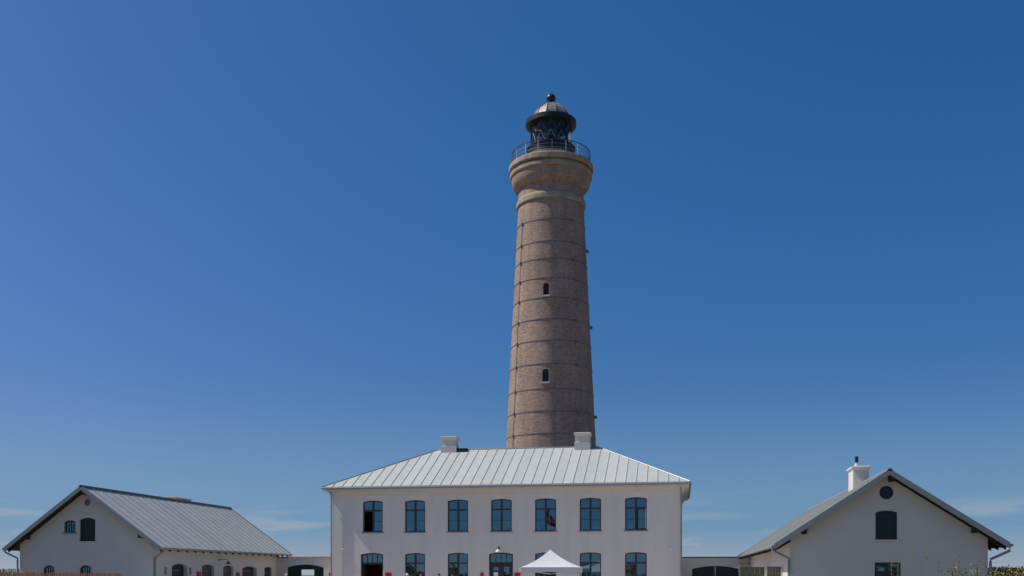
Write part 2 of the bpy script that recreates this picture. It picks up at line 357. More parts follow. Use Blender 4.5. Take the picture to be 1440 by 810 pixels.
def window_parts(parent, w, h, rise, transom=.68, mull=.13, bar=True, glassm='glass', framem='frame', sill=True, name='window', skip=(), grid=None, sillm='plaster', setb=.10):
    """one window facing -Y with its origin at the middle of its foot; frame + panes + sill"""
    H = h - rise; top = arch(-w / 2, w / 2, H, rise); mb = MB(); d0, d1 = setb, setb + .08; t = .075
    inner = lambda u: top(u) - t
    mb.box(-w / 2, -w / 2 + t, d0, d1, 0, H - t); mb.box(w / 2 - t, w / 2, d0, d1, 0, H - t)
    strip(mb, -w / 2, w / 2, lambda u: inner(u) if abs(u) < w / 2 - t else H - t, top, d0, d1, 16)
    mb.box(-w / 2 + t, w / 2 - t, d0, d1, 0, t)
    cells = []
    if grid:
        nx, nz = grid; iw = w - 2 * t; b_ = .035
        xs = [-w / 2 + t + iw * i / nx for i in range(nx + 1)]; zs = [t + (H + rise * .6 - 2 * t) * i / nz for i in range(nz + 1)]
        for x in xs[1:-1]: mb.box(x - b_ / 2, x + b_ / 2, d0 + .01, d1 - .01, t, inner(x) + .004)
        for z in zs[1:-1]: mb.box(-w / 2 + t, w / 2 - t, d0 + .012, d1 - .012, z - b_ / 2, z + b_ / 2)
        cells = [(-w / 2 + t, w / 2 - t, t, inner)]
    else:
        zt = h * transom
        mb.box(-mull / 2, mull / 2, d0 - .004, d1, t, inner(0) + .003)
        for s in (-1, 1):
            a, b_ = sorted((s * mull / 2, s * (w / 2 - t)))
            mb.box(a, b_, d0 + .003, d1, zt - .055, zt + .055)
            cells.append((a, b_, zt + .055, inner))
            if (s, 0) not in skip:
                cells.append((a, b_, t, lambda u, z=zt - .055: z))
                if bar: mb.box(a, b_, d0 + .02, d1 - .01, zt * .5 - .014, zt * .5 + .014)
    f = place(name, mb.mesh('window_frame', M[framem]), parent); ORG[f] = (0, 0, 0)
    for (a, b_, z0, zt_) in cells:
        p = place('pane', pane_poly(a, b_, z0, zt_, d0 + .045).mesh('pane', M[glassm], weld=False), f)
    if sill:
        sb = MB().hexa([(-w / 2 - .09, -.07, -.075), (w / 2 + .09, -.07, -.075), (w / 2 + .09, setb, -.075), (-w / 2 - .09, setb, -.075)],
                       [(-w / 2 - .09, -.07, -.03), (w / 2 + .09, -.07, -.03), (w / 2 + .09, setb, -.003), (-w / 2 - .09, setb, -.003)])
        place('sill', sb.mesh('sill', M['zinc_trim']), f)
    return f
def jiggle(win):
    for c in win.children:
        if c.name.startswith('pane'):
            c.rotation_euler = (random.uniform(-.005, .005), 0, random.uniform(-.006, .006))

def casement(parent, u_hinge, w, z0, z1, ang, setb=.12):
    """a lower sash swung open about a vertical hinge; side of the leaf follows the sign of w"""
    mb = MB(); t = .05; a, b_ = sorted((0, w))
    mb.box(a, a + t, 0, .045, z0, z1); mb.box(b_ - t, b_, 0, .045, z0, z1)
    mb.box(a + t, b_ - t, 0, .045, z0, z0 + t); mb.box(a + t, b_ - t, 0, .045, z1 - t, z1)
    zm = (z0 + z1) / 2; mb.box(a + t, b_ - t, .008, .037, zm - .014, zm + .014)
    o = place('casement', mb.mesh('casement', M['frame']), parent, (u_hinge, setb, 0), ang)
    pm = MB().quad((a + t, .022, z0 + t), (b_ - t, .022, z0 + t), (b_ - t, .022, z1 - t), (a + t, .022, z1 - t)).mesh('pane', M['glass'], weld=False)
    return o, pm

# ------------------------------------------------------------------ ground
def bump2(x, y, cx, cy, rx, ry, h): 
    d = ((x - cx) / rx) ** 2 + ((y - cy) / ry) ** 2
    return h * math.exp(-d * 1.4)
def gh(x, y):
    h = bump2(x, y, 4.4, 14.5, 3.4, 5, .95) + bump2(x, y, 8.5, 19, 5, 6, .9) + bump2(x, y, -29, 41.5, 9, 3.2, .45)
    far = math.hypot(x, y + 10)
    if y < -18: h += min(1, (-18 - y) / 25) * (.55 + .5 * mnoise.noise(Vector((x * .03, y * .04, 0))))
    return h
def ground():
    def axis(a, b_, lo, hi, step):
        c = [lo + i * step for i in range(int((hi - lo) / step) + 1)]
        far = [hi + 20, hi + 60, hi + 150, hi + 400, hi + 1000, b_]; near = [a, lo - 1000, lo - 400, lo - 150, lo - 60, lo - 20]
        return near + c + far
    xs = axis(-5000, 5000, -60, 60, 1.25); ys = axis(-5000, 5000, -70, 130, 1.25)
    vs = [(x, y, gh(x, y)) for y in ys for x in xs]; n = len(xs)
    fs = [(j * n + i, j * n + i + 1, (j + 1) * n + i + 1, (j + 1) * n + i) for j in range(len(ys) - 1) for i in range(n - 1)]
    o = MB().add(vs, fs).build('ground', M['ground'], smooth=60, weld=False); tag(o, 'sandy dune ground with thin grass around the buildings', None, kind='structure')
    c = MB().box(-28.45, 4.42, 33, 67.4, -.2, .02).build('courtyard', M['gravel']); tag(c, 'pale gravel courtyard between the white buildings', None, kind='structure')
    return o
ground()

# ------------------------------------------------------------------ lighthouse
TX, TY = -11.8, 91.3
def lighthouse():
    L = thing('lighthouse', (TX, TY, 0), 'tall round brown brick lighthouse with black lantern rising behind the long white house', 'lighthouse')
    C = (TX, TY); rad = lambda z: 4.82 - .0505 * z
    N = 128
    prof = [(rad(0) + .25, 0), (rad(0) + .25, .9), (rad(.9), .95)] + [(rad(z), z) for z in [1.2 + .7 * i for i in range(49)]] + [(rad(35.42), 35.42)]
    sh = MB().lathe(prof, N, C, pi / N).build('shaft', M['brick'], L)
    cut = MB()
    wins = [(18.8, 19.95, .56), (26.6, 27.7, .52)]
    for z0, z1, w in wins:
        top = arch(-w / 2, w / 2, z1 - w / 2, w / 2 - .001); us = [w / 2 * -cos(pi * i / 12) for i in range(13)]
        poly = [(TX - w / 2, TY - 5.2, z0), (TX + w / 2, TY - 5.2, z0)] + [(TX + u, TY - 5.2, top(u)) for u in reversed(us)]
        cut.prism(poly[:2] + poly[2:], (0, 5.2 - rad(z0) + .55, 0))
    co = cut.build('cutter', None, L)
    md = sh.modifiers.new('b', 'BOOLEAN'); md.object = co; md.operation = 'DIFFERENCE'; md.solver = 'EXACT'
    bpy.context.view_layer.update()
    me = bpy.data.meshes.new_from_object(sh.evaluated_get(bpy.context.evaluated_depsgraph_get()))
    sh.modifiers.clear(); sh.data = me; bpy.data.objects.remove(co)
    me.shade_smooth(); me.set_sharp_from_angle(angle=radians(25))
    for z0, z1, w in wins:
        r = rad(z0); yf = TY - r + .22; t = .045; H = z1 - w / 2
        mb = MB(); mb.box(TX - w / 2, TX - w / 2 + t, yf, yf + .06, z0, H); mb.box(TX + w / 2 - t, TX + w / 2, yf, yf + .06, z0, H)
        mb.box(TX - w / 2 + t, TX + w / 2 - t, yf, yf + .06, z0, z0 + t); mb.box(TX - .018, TX + .018, yf + .005, yf + .055, z0 + t, z1 - t)
        mb.box(TX - w / 2 + t, TX + w / 2 - t, yf + .008, yf + .052, H - .02, H + .02)
        top = arch(-w / 2, w / 2, H, w / 2 - .001); us = [w / 2 * -cos(pi * i / 10) for i in range(11)]
        for a, b_ in zip(us, us[1:]):
            s_ = 1 - t / (w / 2)
            mb.prism([(TX + a, yf, top(a)), (TX + b_, yf, top(b_)), (TX + b_ * s_, yf, H + (top(b_) - H) * s_), (TX + a * s_, yf, H + (top(a) - H) * s_)], (0, .06, 0))
        f = mb.build('window', M['frame'], L)
        MB().quad(*[(TX - w / 2 + t, yf + .03, z0 + t), (TX + w / 2 - t, yf + .03, z0 + t)] + [(TX + u * .9, yf + .03, H + (top(u) - H) * .9) for u in reversed(us)]).build('pane', M['dark_glass'], f, weld=False)
        MB().hexa([(TX - w / 2 - .1, TY - r - .12, z0 - .17), (TX + w / 2 + .1, TY - r - .12, z0 - .17), (TX + w / 2 + .1, yf, z0 - .17), (TX - w / 2 - .1, yf, z0 - .17)],
                  [(TX - w / 2 - .1, TY - r - .12, z0 - .03), (TX + w / 2 + .1, TY - r - .12, z0 - .03), (TX + w / 2 + .1, yf, z0 + .004), (TX - w / 2 - .1, yf, z0 + .004)]).build('sill', M['plaster'], f)
    # iron hoops with their clamps
    facing = radians(277.4)
    hoops = [307, 338.4, 362.7, 390, 418, 448, 478, 511, 546, 577.5, 609]
    for i, yc in enumerate(hoops):
        z = 1.7 + (808 - yc) / 1400 * (92 - 3.6); z = 1.7 + (808 - yc) / 1400 * (92 - rad(z)); r = rad(z)
        b_ = MB().ring(r - .06, r + .038, z - .036, z + .036, 96, C).build('iron_hoop', M['iron_band'], L, smooth=30)
        for k_, th in enumerate((-55, 37, 88, 150, 205)):
            if k_ == 2 and i not in (1, 5, 9): continue
            a = facing + radians(th); cx, cy = TX + (r + .09) * cos(a), TY + (r + .09) * sin(a)
            e = Vector((cos(a), sin(a), 0)); t_ = Vector((-sin(a), cos(a), 0)); c = Vector((cx, cy, z)); hh = .11 if k_ != 2 else .13; ww = .09 if k_ != 2 else .10; dd = .07 if k_ != 2 else .16
            q = lambda zz, s: [tuple(c + e * x * dd * s + t_ * y * ww * s + Vector((0, 0, zz))) for x, y in ((-1, -1), (1, -1), (1, 1), (-1, 1))]
            MB().hexa(q(-hh, .8), q(0, 1)).hexa(q(.001, 1), q(hh, .8)).build('clamp', M['iron_band'], b_)
    a = facing - radians(55.5)
    MB().tube([(TX + (rad(z) + .05) * cos(a), TY + (rad(z) + .05) * sin(a), z) for z in (0.96, 9, 18, 27, 33.4)], .022, 6).build('lightning_cable', M['iron_band'], L)
    # upper mouldings, gallery
    MB().lathe([(3.02, 35.421), (3.17, 35.44), (3.19, 35.5), (3.19, 35.85), (3.13, 36.0), (3.02, 36.1)], N, C, pi / N, cap=False).build('neck_moulding', M['stone'], L, smooth=14)
    MB().lathe([(3.035, 36.08), (3.01, 36.5), (2.98, 36.93), (3.05, 36.95), (3.24, 37.06), (3.40, 37.22), (3.52, 37.42), (3.60, 37.65), (3.65, 37.95), (3.66, 38.2)], N, C, pi / N, cap=False).build('corbelled_neck', M['brick'], L, smooth=35)
    MB().lathe([(3.6, 38.12), (3.76, 38.14), (3.80, 38.24), (3.79, 38.5), (3.60, 38.56), (3.55, 38.74)], N, C, pi / N, cap=False).build('corbel_band', M['stone'], L, smooth=14)
    MB().lathe([(3.5, 38.741), (3.85, 38.75), (3.90, 38.83), (3.90, 39.16), (3.84, 39.26), (2.0, 39.32)], N, C, pi / N, cap=False).build('gallery_deck', M['stone'], L, smooth=14)
    MB().ring(2.2, 2.42, 39.3, 40.08, 64, C).build('lantern_plinth', M['stone'], L, smooth=30)
    rail = MB().ring(3.60, 3.65, 40.36, 40.41, 72, C).build('railing', M['dark_metal'], L, smooth=30)
    for z in (39.68, 40.02): MB().ring(3.615, 3.637, z - .006, z + .006, 72, C).build('rail_bar', M['rail'], rail, smooth=30)
    pm = MB().box(-.024, .024, -.024, .024, 0, 1.06).mesh('post', M['rail'])
    for i in range(18):
        a = facing + radians(-38.5 + 20 * i); place('post', pm, rail, (3.625 * cos(a), 3.625 * sin(a), 39.3), a)
    bm_ = MB()
    for i in range(180):
        a = 2 * pi * i / 180; x, y = TX + 3.626 * cos(a), TY + 3.626 * sin(a); bm_.tube([(x, y, 39.33), (x, y, 40.36)], .006, 4)
    tag(bm_.build('baluster_wires', M['dark_metal'], rail, weld=False), None, None, kind='stuff')
    # lantern room, twelve-sided
    n = 12; a0 = facing + pi / n
    pt = lambda r, i, z: (TX + r * cos(a0 + 2 * pi * i / n), TY + r * sin(a0 + 2 * pi * i / n), z)
    MB().lathe([(2.16, 40.08), (2.16, 40.85), (2.26, 40.87), (2.26, 40.97), (1.98, 40.98)], 48, C, 0, cap=False).build('lantern_base', M['dark_metal'], L, smooth=30)
    cage = MB()
    for i in range(n):
        cage.tube([pt(1.93, i, 40.98), pt(1.93, i, 43.3)], .028, 6)
    for z in (41.0, 42.08, 42.95): cage.tube([pt(1.93, i % n, z) for i in range(n + 1)], .028 if z != 42.08 else .034, 6)
    cg = cage.build('glazing_cage', M['dark_metal'], L, weld=False)
    for i in range(n):
        for (za, zb_) in ((41.0, 42.08), (42.08, 42.95)):
            m0 = [(p + q) / 2 for p, q in zip(pt(1.935, i, zb_), pt(1.935, i + 1, zb_))]
            MB().tube([pt(1.935, i, za), m0], .015, 6).tube([m0, pt(1.935, i + 1, za)], .015, 6).build('diagonal_bar', M['astragal' if za < 42 else 'iron_band'], cg, weld=False)
        g = MB().quad(pt(1.90, i, 41.0), pt(1.90, i + 1, 41.0), pt(1.90, i + 1, 42.95), pt(1.90, i, 42.95)).build('pane', M['lantern_glass'], cg, weld=False)
    MB().lathe([(1.96, 42.951), (1.96, 43.3)], 24, C, 0, cap=False).build('head_band', M['dark_metal'], L, smooth=30)
    # the lens stands on a drum inside
    ln = MB().lathe([(.55, 40.98), (.55, 41.3), (.75, 41.32), (.75, 41.4), (.5, 41.42)], 24, C).build('lens_drum', M['dark_metal'], L, smooth=30)
    lp = [(.3 + .42 * math.sqrt(max(0, 1 - ((i - 9) / 10) ** 2)) + (.035 if i % 2 else 0), 41.42 + i * .075) for i in range(19)]
    MB().lathe(lp, 24, C).build('lens', M['lens'], ln, smooth=20)
    MB().ring(.74, .80, 42.02, 42.10, 24, C).build('lens_belt', M['yellow'], ln)
    MB().lathe([(1.6, 43.0), (2.2, 43.02), (2.34, 43.06), (2.34, 43.46), (2.2, 43.54), (1.6, 43.68)], 24, C, a0, cap=False).build('canopy_rim', M['dark_metal'], L, smooth=20)
    dp = [(1.75, 43.6), (1.64, 44.0), (1.40, 44.42), (1.0, 44.82), (.6, 45.07), (.42, 45.14)]
    for i in range(n):
        vs = []; 
        for r, z in dp: vs += [pt(r, i, z), pt(r, i + 1, z)]
        d_ = MB().add(vs, [(2 * j, 2 * j + 1, 2 * j + 3, 2 * j + 2) for j in range(len(dp) - 1)]).build('dome_panel', M['dome'], L)
        MB().tube([pt(r + .012, i, z + .012) for r, z in dp], .03, 5).build('dome_rib', M['dome'], d_, weld=False)
    MB().lathe([(.46, 45.1), (.46, 45.2), (.34, 45.26), (.30, 45.36)] + [(.43 * sin(radians(q)), 45.68 - .43 * cos(radians(q))) for q in range(50, 181, 13)], 24, C).build('finial_ball', M['dark_metal'], L, smooth=50)
    # small fittings on the gallery: a pale box and a lamp bracket
    a = facing + radians(48); x, y = TX + 2.3 * cos(a), TY + 2.3 * sin(a)
    MB().box(x - .13, x + .13, y - .13, y + .13, 40.98, 41.5).lathe([(.2, 41.5), (.05, 41.85)], 10, (x, y)).build('instrument_box', M['white_print'], L)
lighthouse()

# ------------------------------------------------------------------ main house
def chimney_block(cx, cy, w, d, z0, z1, parent, cap=.07, name='chimney', m='plaster', pl=.05, ch=.28):
    mb = MB(); h = z1 - z0
    def lv(s, z): return [(cx - w / 2 - s, cy - d / 2 - s, z), (cx + w / 2 + s, cy - d / 2 - s, z), (cx + w / 2 + s, cy + d / 2 + s, z), (cx - w / 2 - s, cy + d / 2 + s, z)]
    zc = z1 - ch
    zm = z1 - .72
    for (sa, za), (sb, zb) in zip([(pl, z0), (pl, zm), (0, zm + .02), (0, zc), (cap * .6, zc + ch * .36), (cap, zc + ch * .5)],
                                  [(pl, zm), (0, zm + .02), (0, zc), (cap * .6, zc + ch * .36), (cap, zc + ch * .5), (cap, z1 - .03)]):
        a, b_ = lv(sa, za), lv(sb, zb)
        for i in range(4): mb.quad(a[i], a[(i + 1) % 4], b_[(i + 1) % 4], b_[i])
    a, b_ = lv(cap, z1 - .03), lv(cap - .09, z1)
    for i in range(4): mb.quad(a[i], a[(i + 1) % 4], b_[(i + 1) % 4], b_[i])
    mb.quad(*b_)
    return mb.build(name, M[m], parent)

def downpipe(parent, pts, r=.045, name='downpipe', brackets=()):
    o = MB().tube(pts, r, 10).build(name, M['zinc_trim'], parent, smooth=40)
    for (x, y, z) in brackets: MB().ring(r - .005, r + .018, z - .03, z + .03, 12, (x, y)).build('bracket', M['zinc_trim'], o)
    return o

def gooseneck_lamp(parent, p, out, shade='white_print', reach=.5, name='wall_lamp', arm='dark_metal', rad_=.17):
    """barn lamp: wall rose, arm, shade; out = unit direction away from the wall"""
    p = Vector(p); o_ = Vector(out); tip = p + o_ * reach
    o = MB().tube([p, p + o_ * .03], .07, 10).tube([p + o_ * .03, p + o_ * (reach * .55) + Vector((0, 0, .03)), tip, tip + Vector((0, 0, -.10))], .02, 6).build(name, M[arm], parent)
    MB().lathe([(.035, tip.z - .07), (.06, tip.z - .13), (.075, tip.z - .17), (rad_, tip.z - .24), (rad_ + .01, tip.z - .255), (rad_ - .01, tip.z - .25), (.06, tip.z - .18)], 20, (tip.x, tip.y), cap=False).build('lamp_shade', M[shade], o, smooth=40)
    return o

def main_house():
    X0, X1, Y0, Y1 = -23.83, .10, 66.0, 77.9
    B = thing('white_house', ((X0 + X1) / 2, Y0, 0), 'long two-storey white house with hipped zinc roof in front of the lighthouse', 'house')
    EX0, EX1, EY0, EY1 = X0 - .48, X1 + .48, 65.45, 78.45; ZE, ZR = 7.74, 10.92
    ZW = 7.44
    cx = [-11.9 + 3.0 * (i - 3) for i in range(7)]
    W, Hh, rise = 1.42, 2.18, .10
    ops = [opening(c - W / 2, c + W / 2, 4.62, 4.62 + Hh - rise, rise) for c in cx]
    dl, dc = cx[0] - .06, cx[3] - .03
    for i, c in enumerate(cx):
        if i == 0: ops.append(opening(dl - .8, dl + .8, .02, 3.08, .11))
        elif i == 3: ops.append(opening(dc - .82, dc + .82, .02, 3.08, .11))
        else: ops.append(opening(c - W / 2, c + W / 2, 1.0, 3.08, rise))
    wall = wall_mesh(MB(), X0, X1, 0, lambda u: ZW, ops, .42, lambda u, d, z: (u, Y0 + d, z)).build('front_wall', M['wall'], B)
    MB().box(X0, X0 + .42, Y0 + .42, Y1 - .42, 0, ZW).build('side_wall', M['wall'], B)
    MB().box(X1 - .42, X1, Y0 + .42, Y1 - .42, 0, ZW).build('side_wall', M['wall'], B)
    MB().box(X0, X1, Y1 - .42, Y1, 0, ZW).build('back_wall', M['wall'], B)
    MB().box(X0 + .42, X1 - .42, Y0 + .42, Y1 - .42, 3.75, 3.95).build('upper_floor', M['interior'], B)
    MB().box(X0 + .42, X1 - .42, Y0 + 5.2, Y0 + 5.4, .02, 3.75).build('inner_wall', M['interior'], B)
    MB().box(X0 + .42, X1 - .42, Y0 + 5.2, Y0 + 5.4, 3.95, ZW).build('inner_wall', M['interior'], B)
    MB().box(X0 + .42, X1 - .42, Y0 + .42, Y0 + 5.2, -.1, .02).build('ground_floor', M['interior'], B)
    # stepped cornice under the eaves
    cm = MB()
    for s, z0, z1 in ((.07, 7.12, 7.26), (.15, 7.26, 7.37), (.22, 7.37, 7.44)):
        cm.box(X0 - s, X1 + s, Y0 - s, Y0 - .002, z0, z1); cm.box(X0 - s, X1 + s, Y1 + .002, Y1 + s, z0, z1)
        cm.box(X0 - s, X0 - .002, Y0 - .002, Y1 + .002, z0, z1); cm.box(X1 + .002, X1 + s, Y0 - .002, Y1 + .002, z0, z1)
    cm.build('cornice', M['plaster'], B)
    roof = MB().box(EX0 + .03, EX1 - .03, EY0 + .03, EY1 - .03, ZW + .003, ZW + .11)
    h = (EY1 - EY0) / 2; xm0, xm1, ym = EX0 + h, EX1 - h, (EY0 + EY1) / 2; i_ = .05; zl = ZE - .06
    roof.add([(EX0 + i_, EY0 + i_, ZW + .111), (EX1 - i_, EY0 + i_, ZW + .111), (EX1 - i_, EY1 - i_, ZW + .111), (EX0 + i_, EY1 - i_, ZW + .111),
              (EX0 + i_, EY0 + i_, zl), (EX1 - i_, EY0 + i_, zl), (EX1 - i_, EY1 - i_, zl), (EX0 + i_, EY1 - i_, zl), (xm0, ym, ZR - .06), (xm1, ym, ZR - .06)],
             [(0, 1, 5, 4), (1, 2, 6, 5), (2, 3, 7, 6), (3, 0, 4, 7), (4, 5, 9, 8), (5, 6, 9), (6, 7, 8, 9), (7, 4, 8), (0, 3, 2, 1)])
    R = roof.build('roof', M['plaster'], B)
    # standing-seam sheets, one object each
    slope = (ZR - ZE) / h; nz_ = 1 / math.sqrt(1 + slope * slope)
    def sheets(length, P, step):          # P(u, s): u along the eave, s = run from the eave
        n = round(length / step); st = length / n
        for k_ in range(n):
            a, b_ = k_ * st, (k_ + 1) * st
            lim = lambda u: max(0, min(h, u, length - u)); us = [a, b_]
            for q in (h, length - h):
                if a < q < b_: us.append(q)
            us.sort()
            lo = [P(u, 0) for u in us]; hi = [P(u, lim(u)) for u in reversed(us)]
            poly = [p for j, p in enumerate(lo + hi) if j == 0 or (Vector(p) - Vector((lo + hi)[j - 1])).length > 1e-4]
            if (Vector(poly[0]) - Vector(poly[-1])).length < 1e-4: poly.pop()
            mb = MB().prism([(x, y, z - .02) for x, y, z in poly], (0, 0, .02))
            if lim(a) > .25 and k_ > 0:
                w = .013; p0, p1 = P(a - w, .02), P(a + w, .02); q0, q1 = P(a - w, lim(a) - .05), P(a + w, lim(a) - .05); up = (0, 0, .045)
                mb.prism([p0, p1, q1, q0], up)
            mb.build('roof_sheet', M['zinc'], R)
    sheets(EX1 - EX0, lambda u, s: (EX0 + u, EY0 + s, ZE + s * slope), .69)
    sheets(EX1 - EX0, lambda u, s: (EX1 - u, EY1 - s, ZE + s * slope), .69)
    sheets(EY1 - EY0, lambda u, s: (EX0 + s, EY1 - u, ZE + s * slope), .69)
    sheets(EY1 - EY0, lambda u, s: (EX1 - s, EY0 + u, ZE + s * slope), .69)
    MB().tube([(xm0, ym, ZR + .02), (xm1, ym, ZR + .02)], .055, 6).build('ridge_cap', M['zinc_trim'], R)
    for (ex, ey, xm) in ((EX0, EY0, xm0), (EX1, EY0, xm1), (EX0, EY1, xm0), (EX1, EY1, xm1)):
        MB().tube([(ex, ey, ZE + .015), (xm, ym, ZR + .02)], .042, 6).build('hip_cap', M['zinc_trim'], R)
    # gutters
    for (a, b_) in (((EX0, EY0 - .06), (EX1, EY0 - .06)), ((EX0, EY1 + .06), (EX1, EY1 + .06))):
        MB().tube([(a[0] - .04, a[1], ZE - .10), (b_[0] + .04, b_[1], ZE - .10)], .07, 8).build('gutter', M['zinc_trim'], R)
    for x in (EX0 - .06, EX1 + .06):
        MB().tube([(x, EY0 + .03, ZE - .101), (x, EY1 - .03, ZE - .101)], .069, 8).build('gutter', M['zinc_trim'], R)
    downpipe(B, [(X0 + .05, EY0 - .02, 7.62), (X0 - .0, Y0 - .25, 7.36), (X0 - .02, Y0 - .12, 7.06), (X0 - .02, Y0 - .12, .05)], .045, brackets=[(X0 - .02, Y0 - .12, z) for z in (1.6, 4.2, 6.4)])
    downpipe(B, [(X1 - .12, EY0 - .02, 7.62), (X1 - .08, Y0 - .28, 7.36), (X1 - .05, Y0 - .12, 7.0), (X1 - .05, Y0 - .12, .05)], .05, brackets=[(X1 - .05, Y0 - .12, z) for z in (2.0, 4.45, 6.5)])
    for c, z1 in ((-16.82, 11.88), (-6.97, 11.94)):
        ch = chimney_block(c, ym + .0, 1.05, .95, 10.55, z1, R, .09)
        MB().box(c + .58, c + 1.35, ym - .4, ym + .05, ZR - .2, ZR + .07).build('roof_hatch', M['frame'], R) if c < -10 else None
    # windows
    bx, by = ORG[B][0], ORG[B][1]
    base = window_parts(B, W, Hh, rise); base.location = (cx[1] - bx, 0, 4.62); jiggle(base)
    for i in (2, 3, 4, 5):
        c = copy_tree(base, B, (cx[i] - bx, 0, 4.62)); jiggle(c)
        if i == 4:
            for p in c.children: p.rotation_euler = (0, 0, 0)
    for i in (1, 2, 4, 5, 6): jiggle(copy_tree(base, B, (cx[i] - bx, 0, 1.0)))
    zt = Hh * .68 - .055
    wl_ = window_parts(B, W, Hh, rise, skip=((-1, 0),)); wl_.location = (cx[0] - bx, 0, 4.62)
    c_, pm = casement(wl_, -W / 2 + .075, .56, .08, zt, radians(60), .12); wl_['label'] = 'upstairs window with its lower left casement swung open'
    wr_ = window_parts(B, W, Hh, rise, skip=((1, 0),)); wr_.location = (cx[6] - bx, 0, 4.62)
    casement(wr_, W / 2 - .075, -.56, .08, zt, radians(-9), .12); wr_['label'] = 'upstairs window with its lower right casement ajar'
    for w_ in (wl_, wr_):
        for ch in [c for c in w_.children if c.name.startswith('casement')]:
            s = 1 if w_ is wl_ else -1; a, b_ = sorted((0, s * .56)); t = .05
            # the sash glass is joined to the sash by one pane, same level as the other panes
            q = MB().quad((a + t, .022, .08 + t), (b_ - t, .022, .08 + t), (b_ - t, .022, zt - t), (a + t, .022, zt - t)).mesh('pane', M['glass'], weld=False)
            p = place('pane', q, w_, ch.location, ch.rotation_euler.z)
    # pale strip added along the hinge-side edge of the ajar sash
    place('sash_edge_strip', MB().box(W / 2 - .078, W / 2 - .05, .02, .095, .1, zt).mesh('sash_edge_strip', M['white_print']), wr_)
    # things seen behind the glass
    pp = MB().box(cx[6] - .5, cx[6] - .22, Y0 + .165, Y0 + .17, 4.76, 5.02).build('paper_notice', M['paper']); tag(pp, 'small white paper standing inside the rightmost upstairs window', 'paper')
    # doors
    def door_frame(c, w, label):
        mb = MB(); t = .085; top = arch(c - w / 2, c + w / 2, 3.08, .11); d0, d1 = Y0 + .10, Y0 + .2
        mb.box(c - w / 2, c - w / 2 + t, d0, d1, .02, 3.08 - t); mb.box(c + w / 2 - t, c + w / 2, d0, d1, .02, 3.08 - t)
        us = [c - w / 2 + w * i / 12 for i in range(13)]
        mb.prism([(u, d0, max(3.08 - t, top(u) - t)) for u in us] + [(u, d0, top(u)) for u in reversed(us)], (0, d1 - d0, 0))
        mb.box(c - w / 2 + t, c + w / 2 - t, d0 - .01, d1, 2.40, 2.54)
        iw = w - 2 * t
        for q in (1, 2, 3): mb.box(c - w / 2 + t + iw * q / 4 - .02, c - w / 2 + t + iw * q / 4 + .02, d0 + .01, d1 - .01, 2.54, 3.08 - t + .08)
        o = mb.build('door', M['frame'], B); o['label'] = label
        for q in range(4):
            a, e_ = c - w / 2 + t + iw * q / 4 + .02, c - w / 2 + t + iw * (q + 1) / 4 - .02
            MB().quad((a, d0 + .05, 2.54), (e_, d0 + .05, 2.54), (e_, d0 + .05, top(e_) - t), (a, d0 + .05, top(a) - t)).build('pane', M['glass'], o, weld=False)
        return o
    d = door_frame(dl, 1.6, 'open doorway with a row of small panes above')
    MB().box(dl - .70, dl - .65, Y0 + .21, Y0 + .92, .03, 2.40).build('door_leaf', M['frame'], d)
    MB().box(dl + .65, dl + .70, Y0 + .21, Y0 + .92, .03, 2.40).build('door_leaf', M['frame'], d)
    d = door_frame(dc, 1.64, 'closed double entrance door with narrow glazed panels')
    for s in (-1, 1):
        a, b_ = sorted((dc + s * .004, dc + s * .733)); p0, p1 = a + .19, b_ - .19; lf = MB(); d0, d1 = Y0 + .12, Y0 + .18
        lf.box(a, p0, d0, d1, .03, 2.398); lf.box(p1, b_, d0, d1, .03, 2.398); lf.box(p0, p1, d0, d1, .03, .75); lf.box(p0, p1, d0, d1, 2.22, 2.398)
        lf.build('door_leaf', M['frame'], d)
        MB().quad((p0, Y0 + .15, .75), (p1, Y0 + .15, .75), (p1, Y0 + .15, 2.22), (p0, Y0 + .15, 2.22)).build('pane', M['glass'], d, weld=False)
    MB().tube([(dc + .06, Y0 + .07, .9), (dc + .06, Y0 + .07, 1.6)], .018, 8).build('door_handle', M['rail'], d)
    nt_ = MB().box(dc - .52, dc - .22, Y0 + .108, Y0 + .114, 1.60, 1.86).build('door_notice', M['paper']); tag(nt_, 'white paper notice on the glass of the central entrance door', 'notice')
    gooseneck_lamp(B, (-12.06, Y0, 3.50), (0, -1, 0), reach=.42)
    for x, z in ((-23.06, 3.50), (-.62, 3.42)):
        s = MB().tube([(x, Y0, z), (x, Y0 - .06, z)], .07, 10).tube([(x, Y0 - .06, z), (x + .02, Y0 - .16, z - .03)], .03, 8).tube([(x + .02, Y0 - .10, z - .04), (x + .03, Y0 - .24, z - .07)], .055, 10).build('security_camera', M['white_print'], B)
main_house()

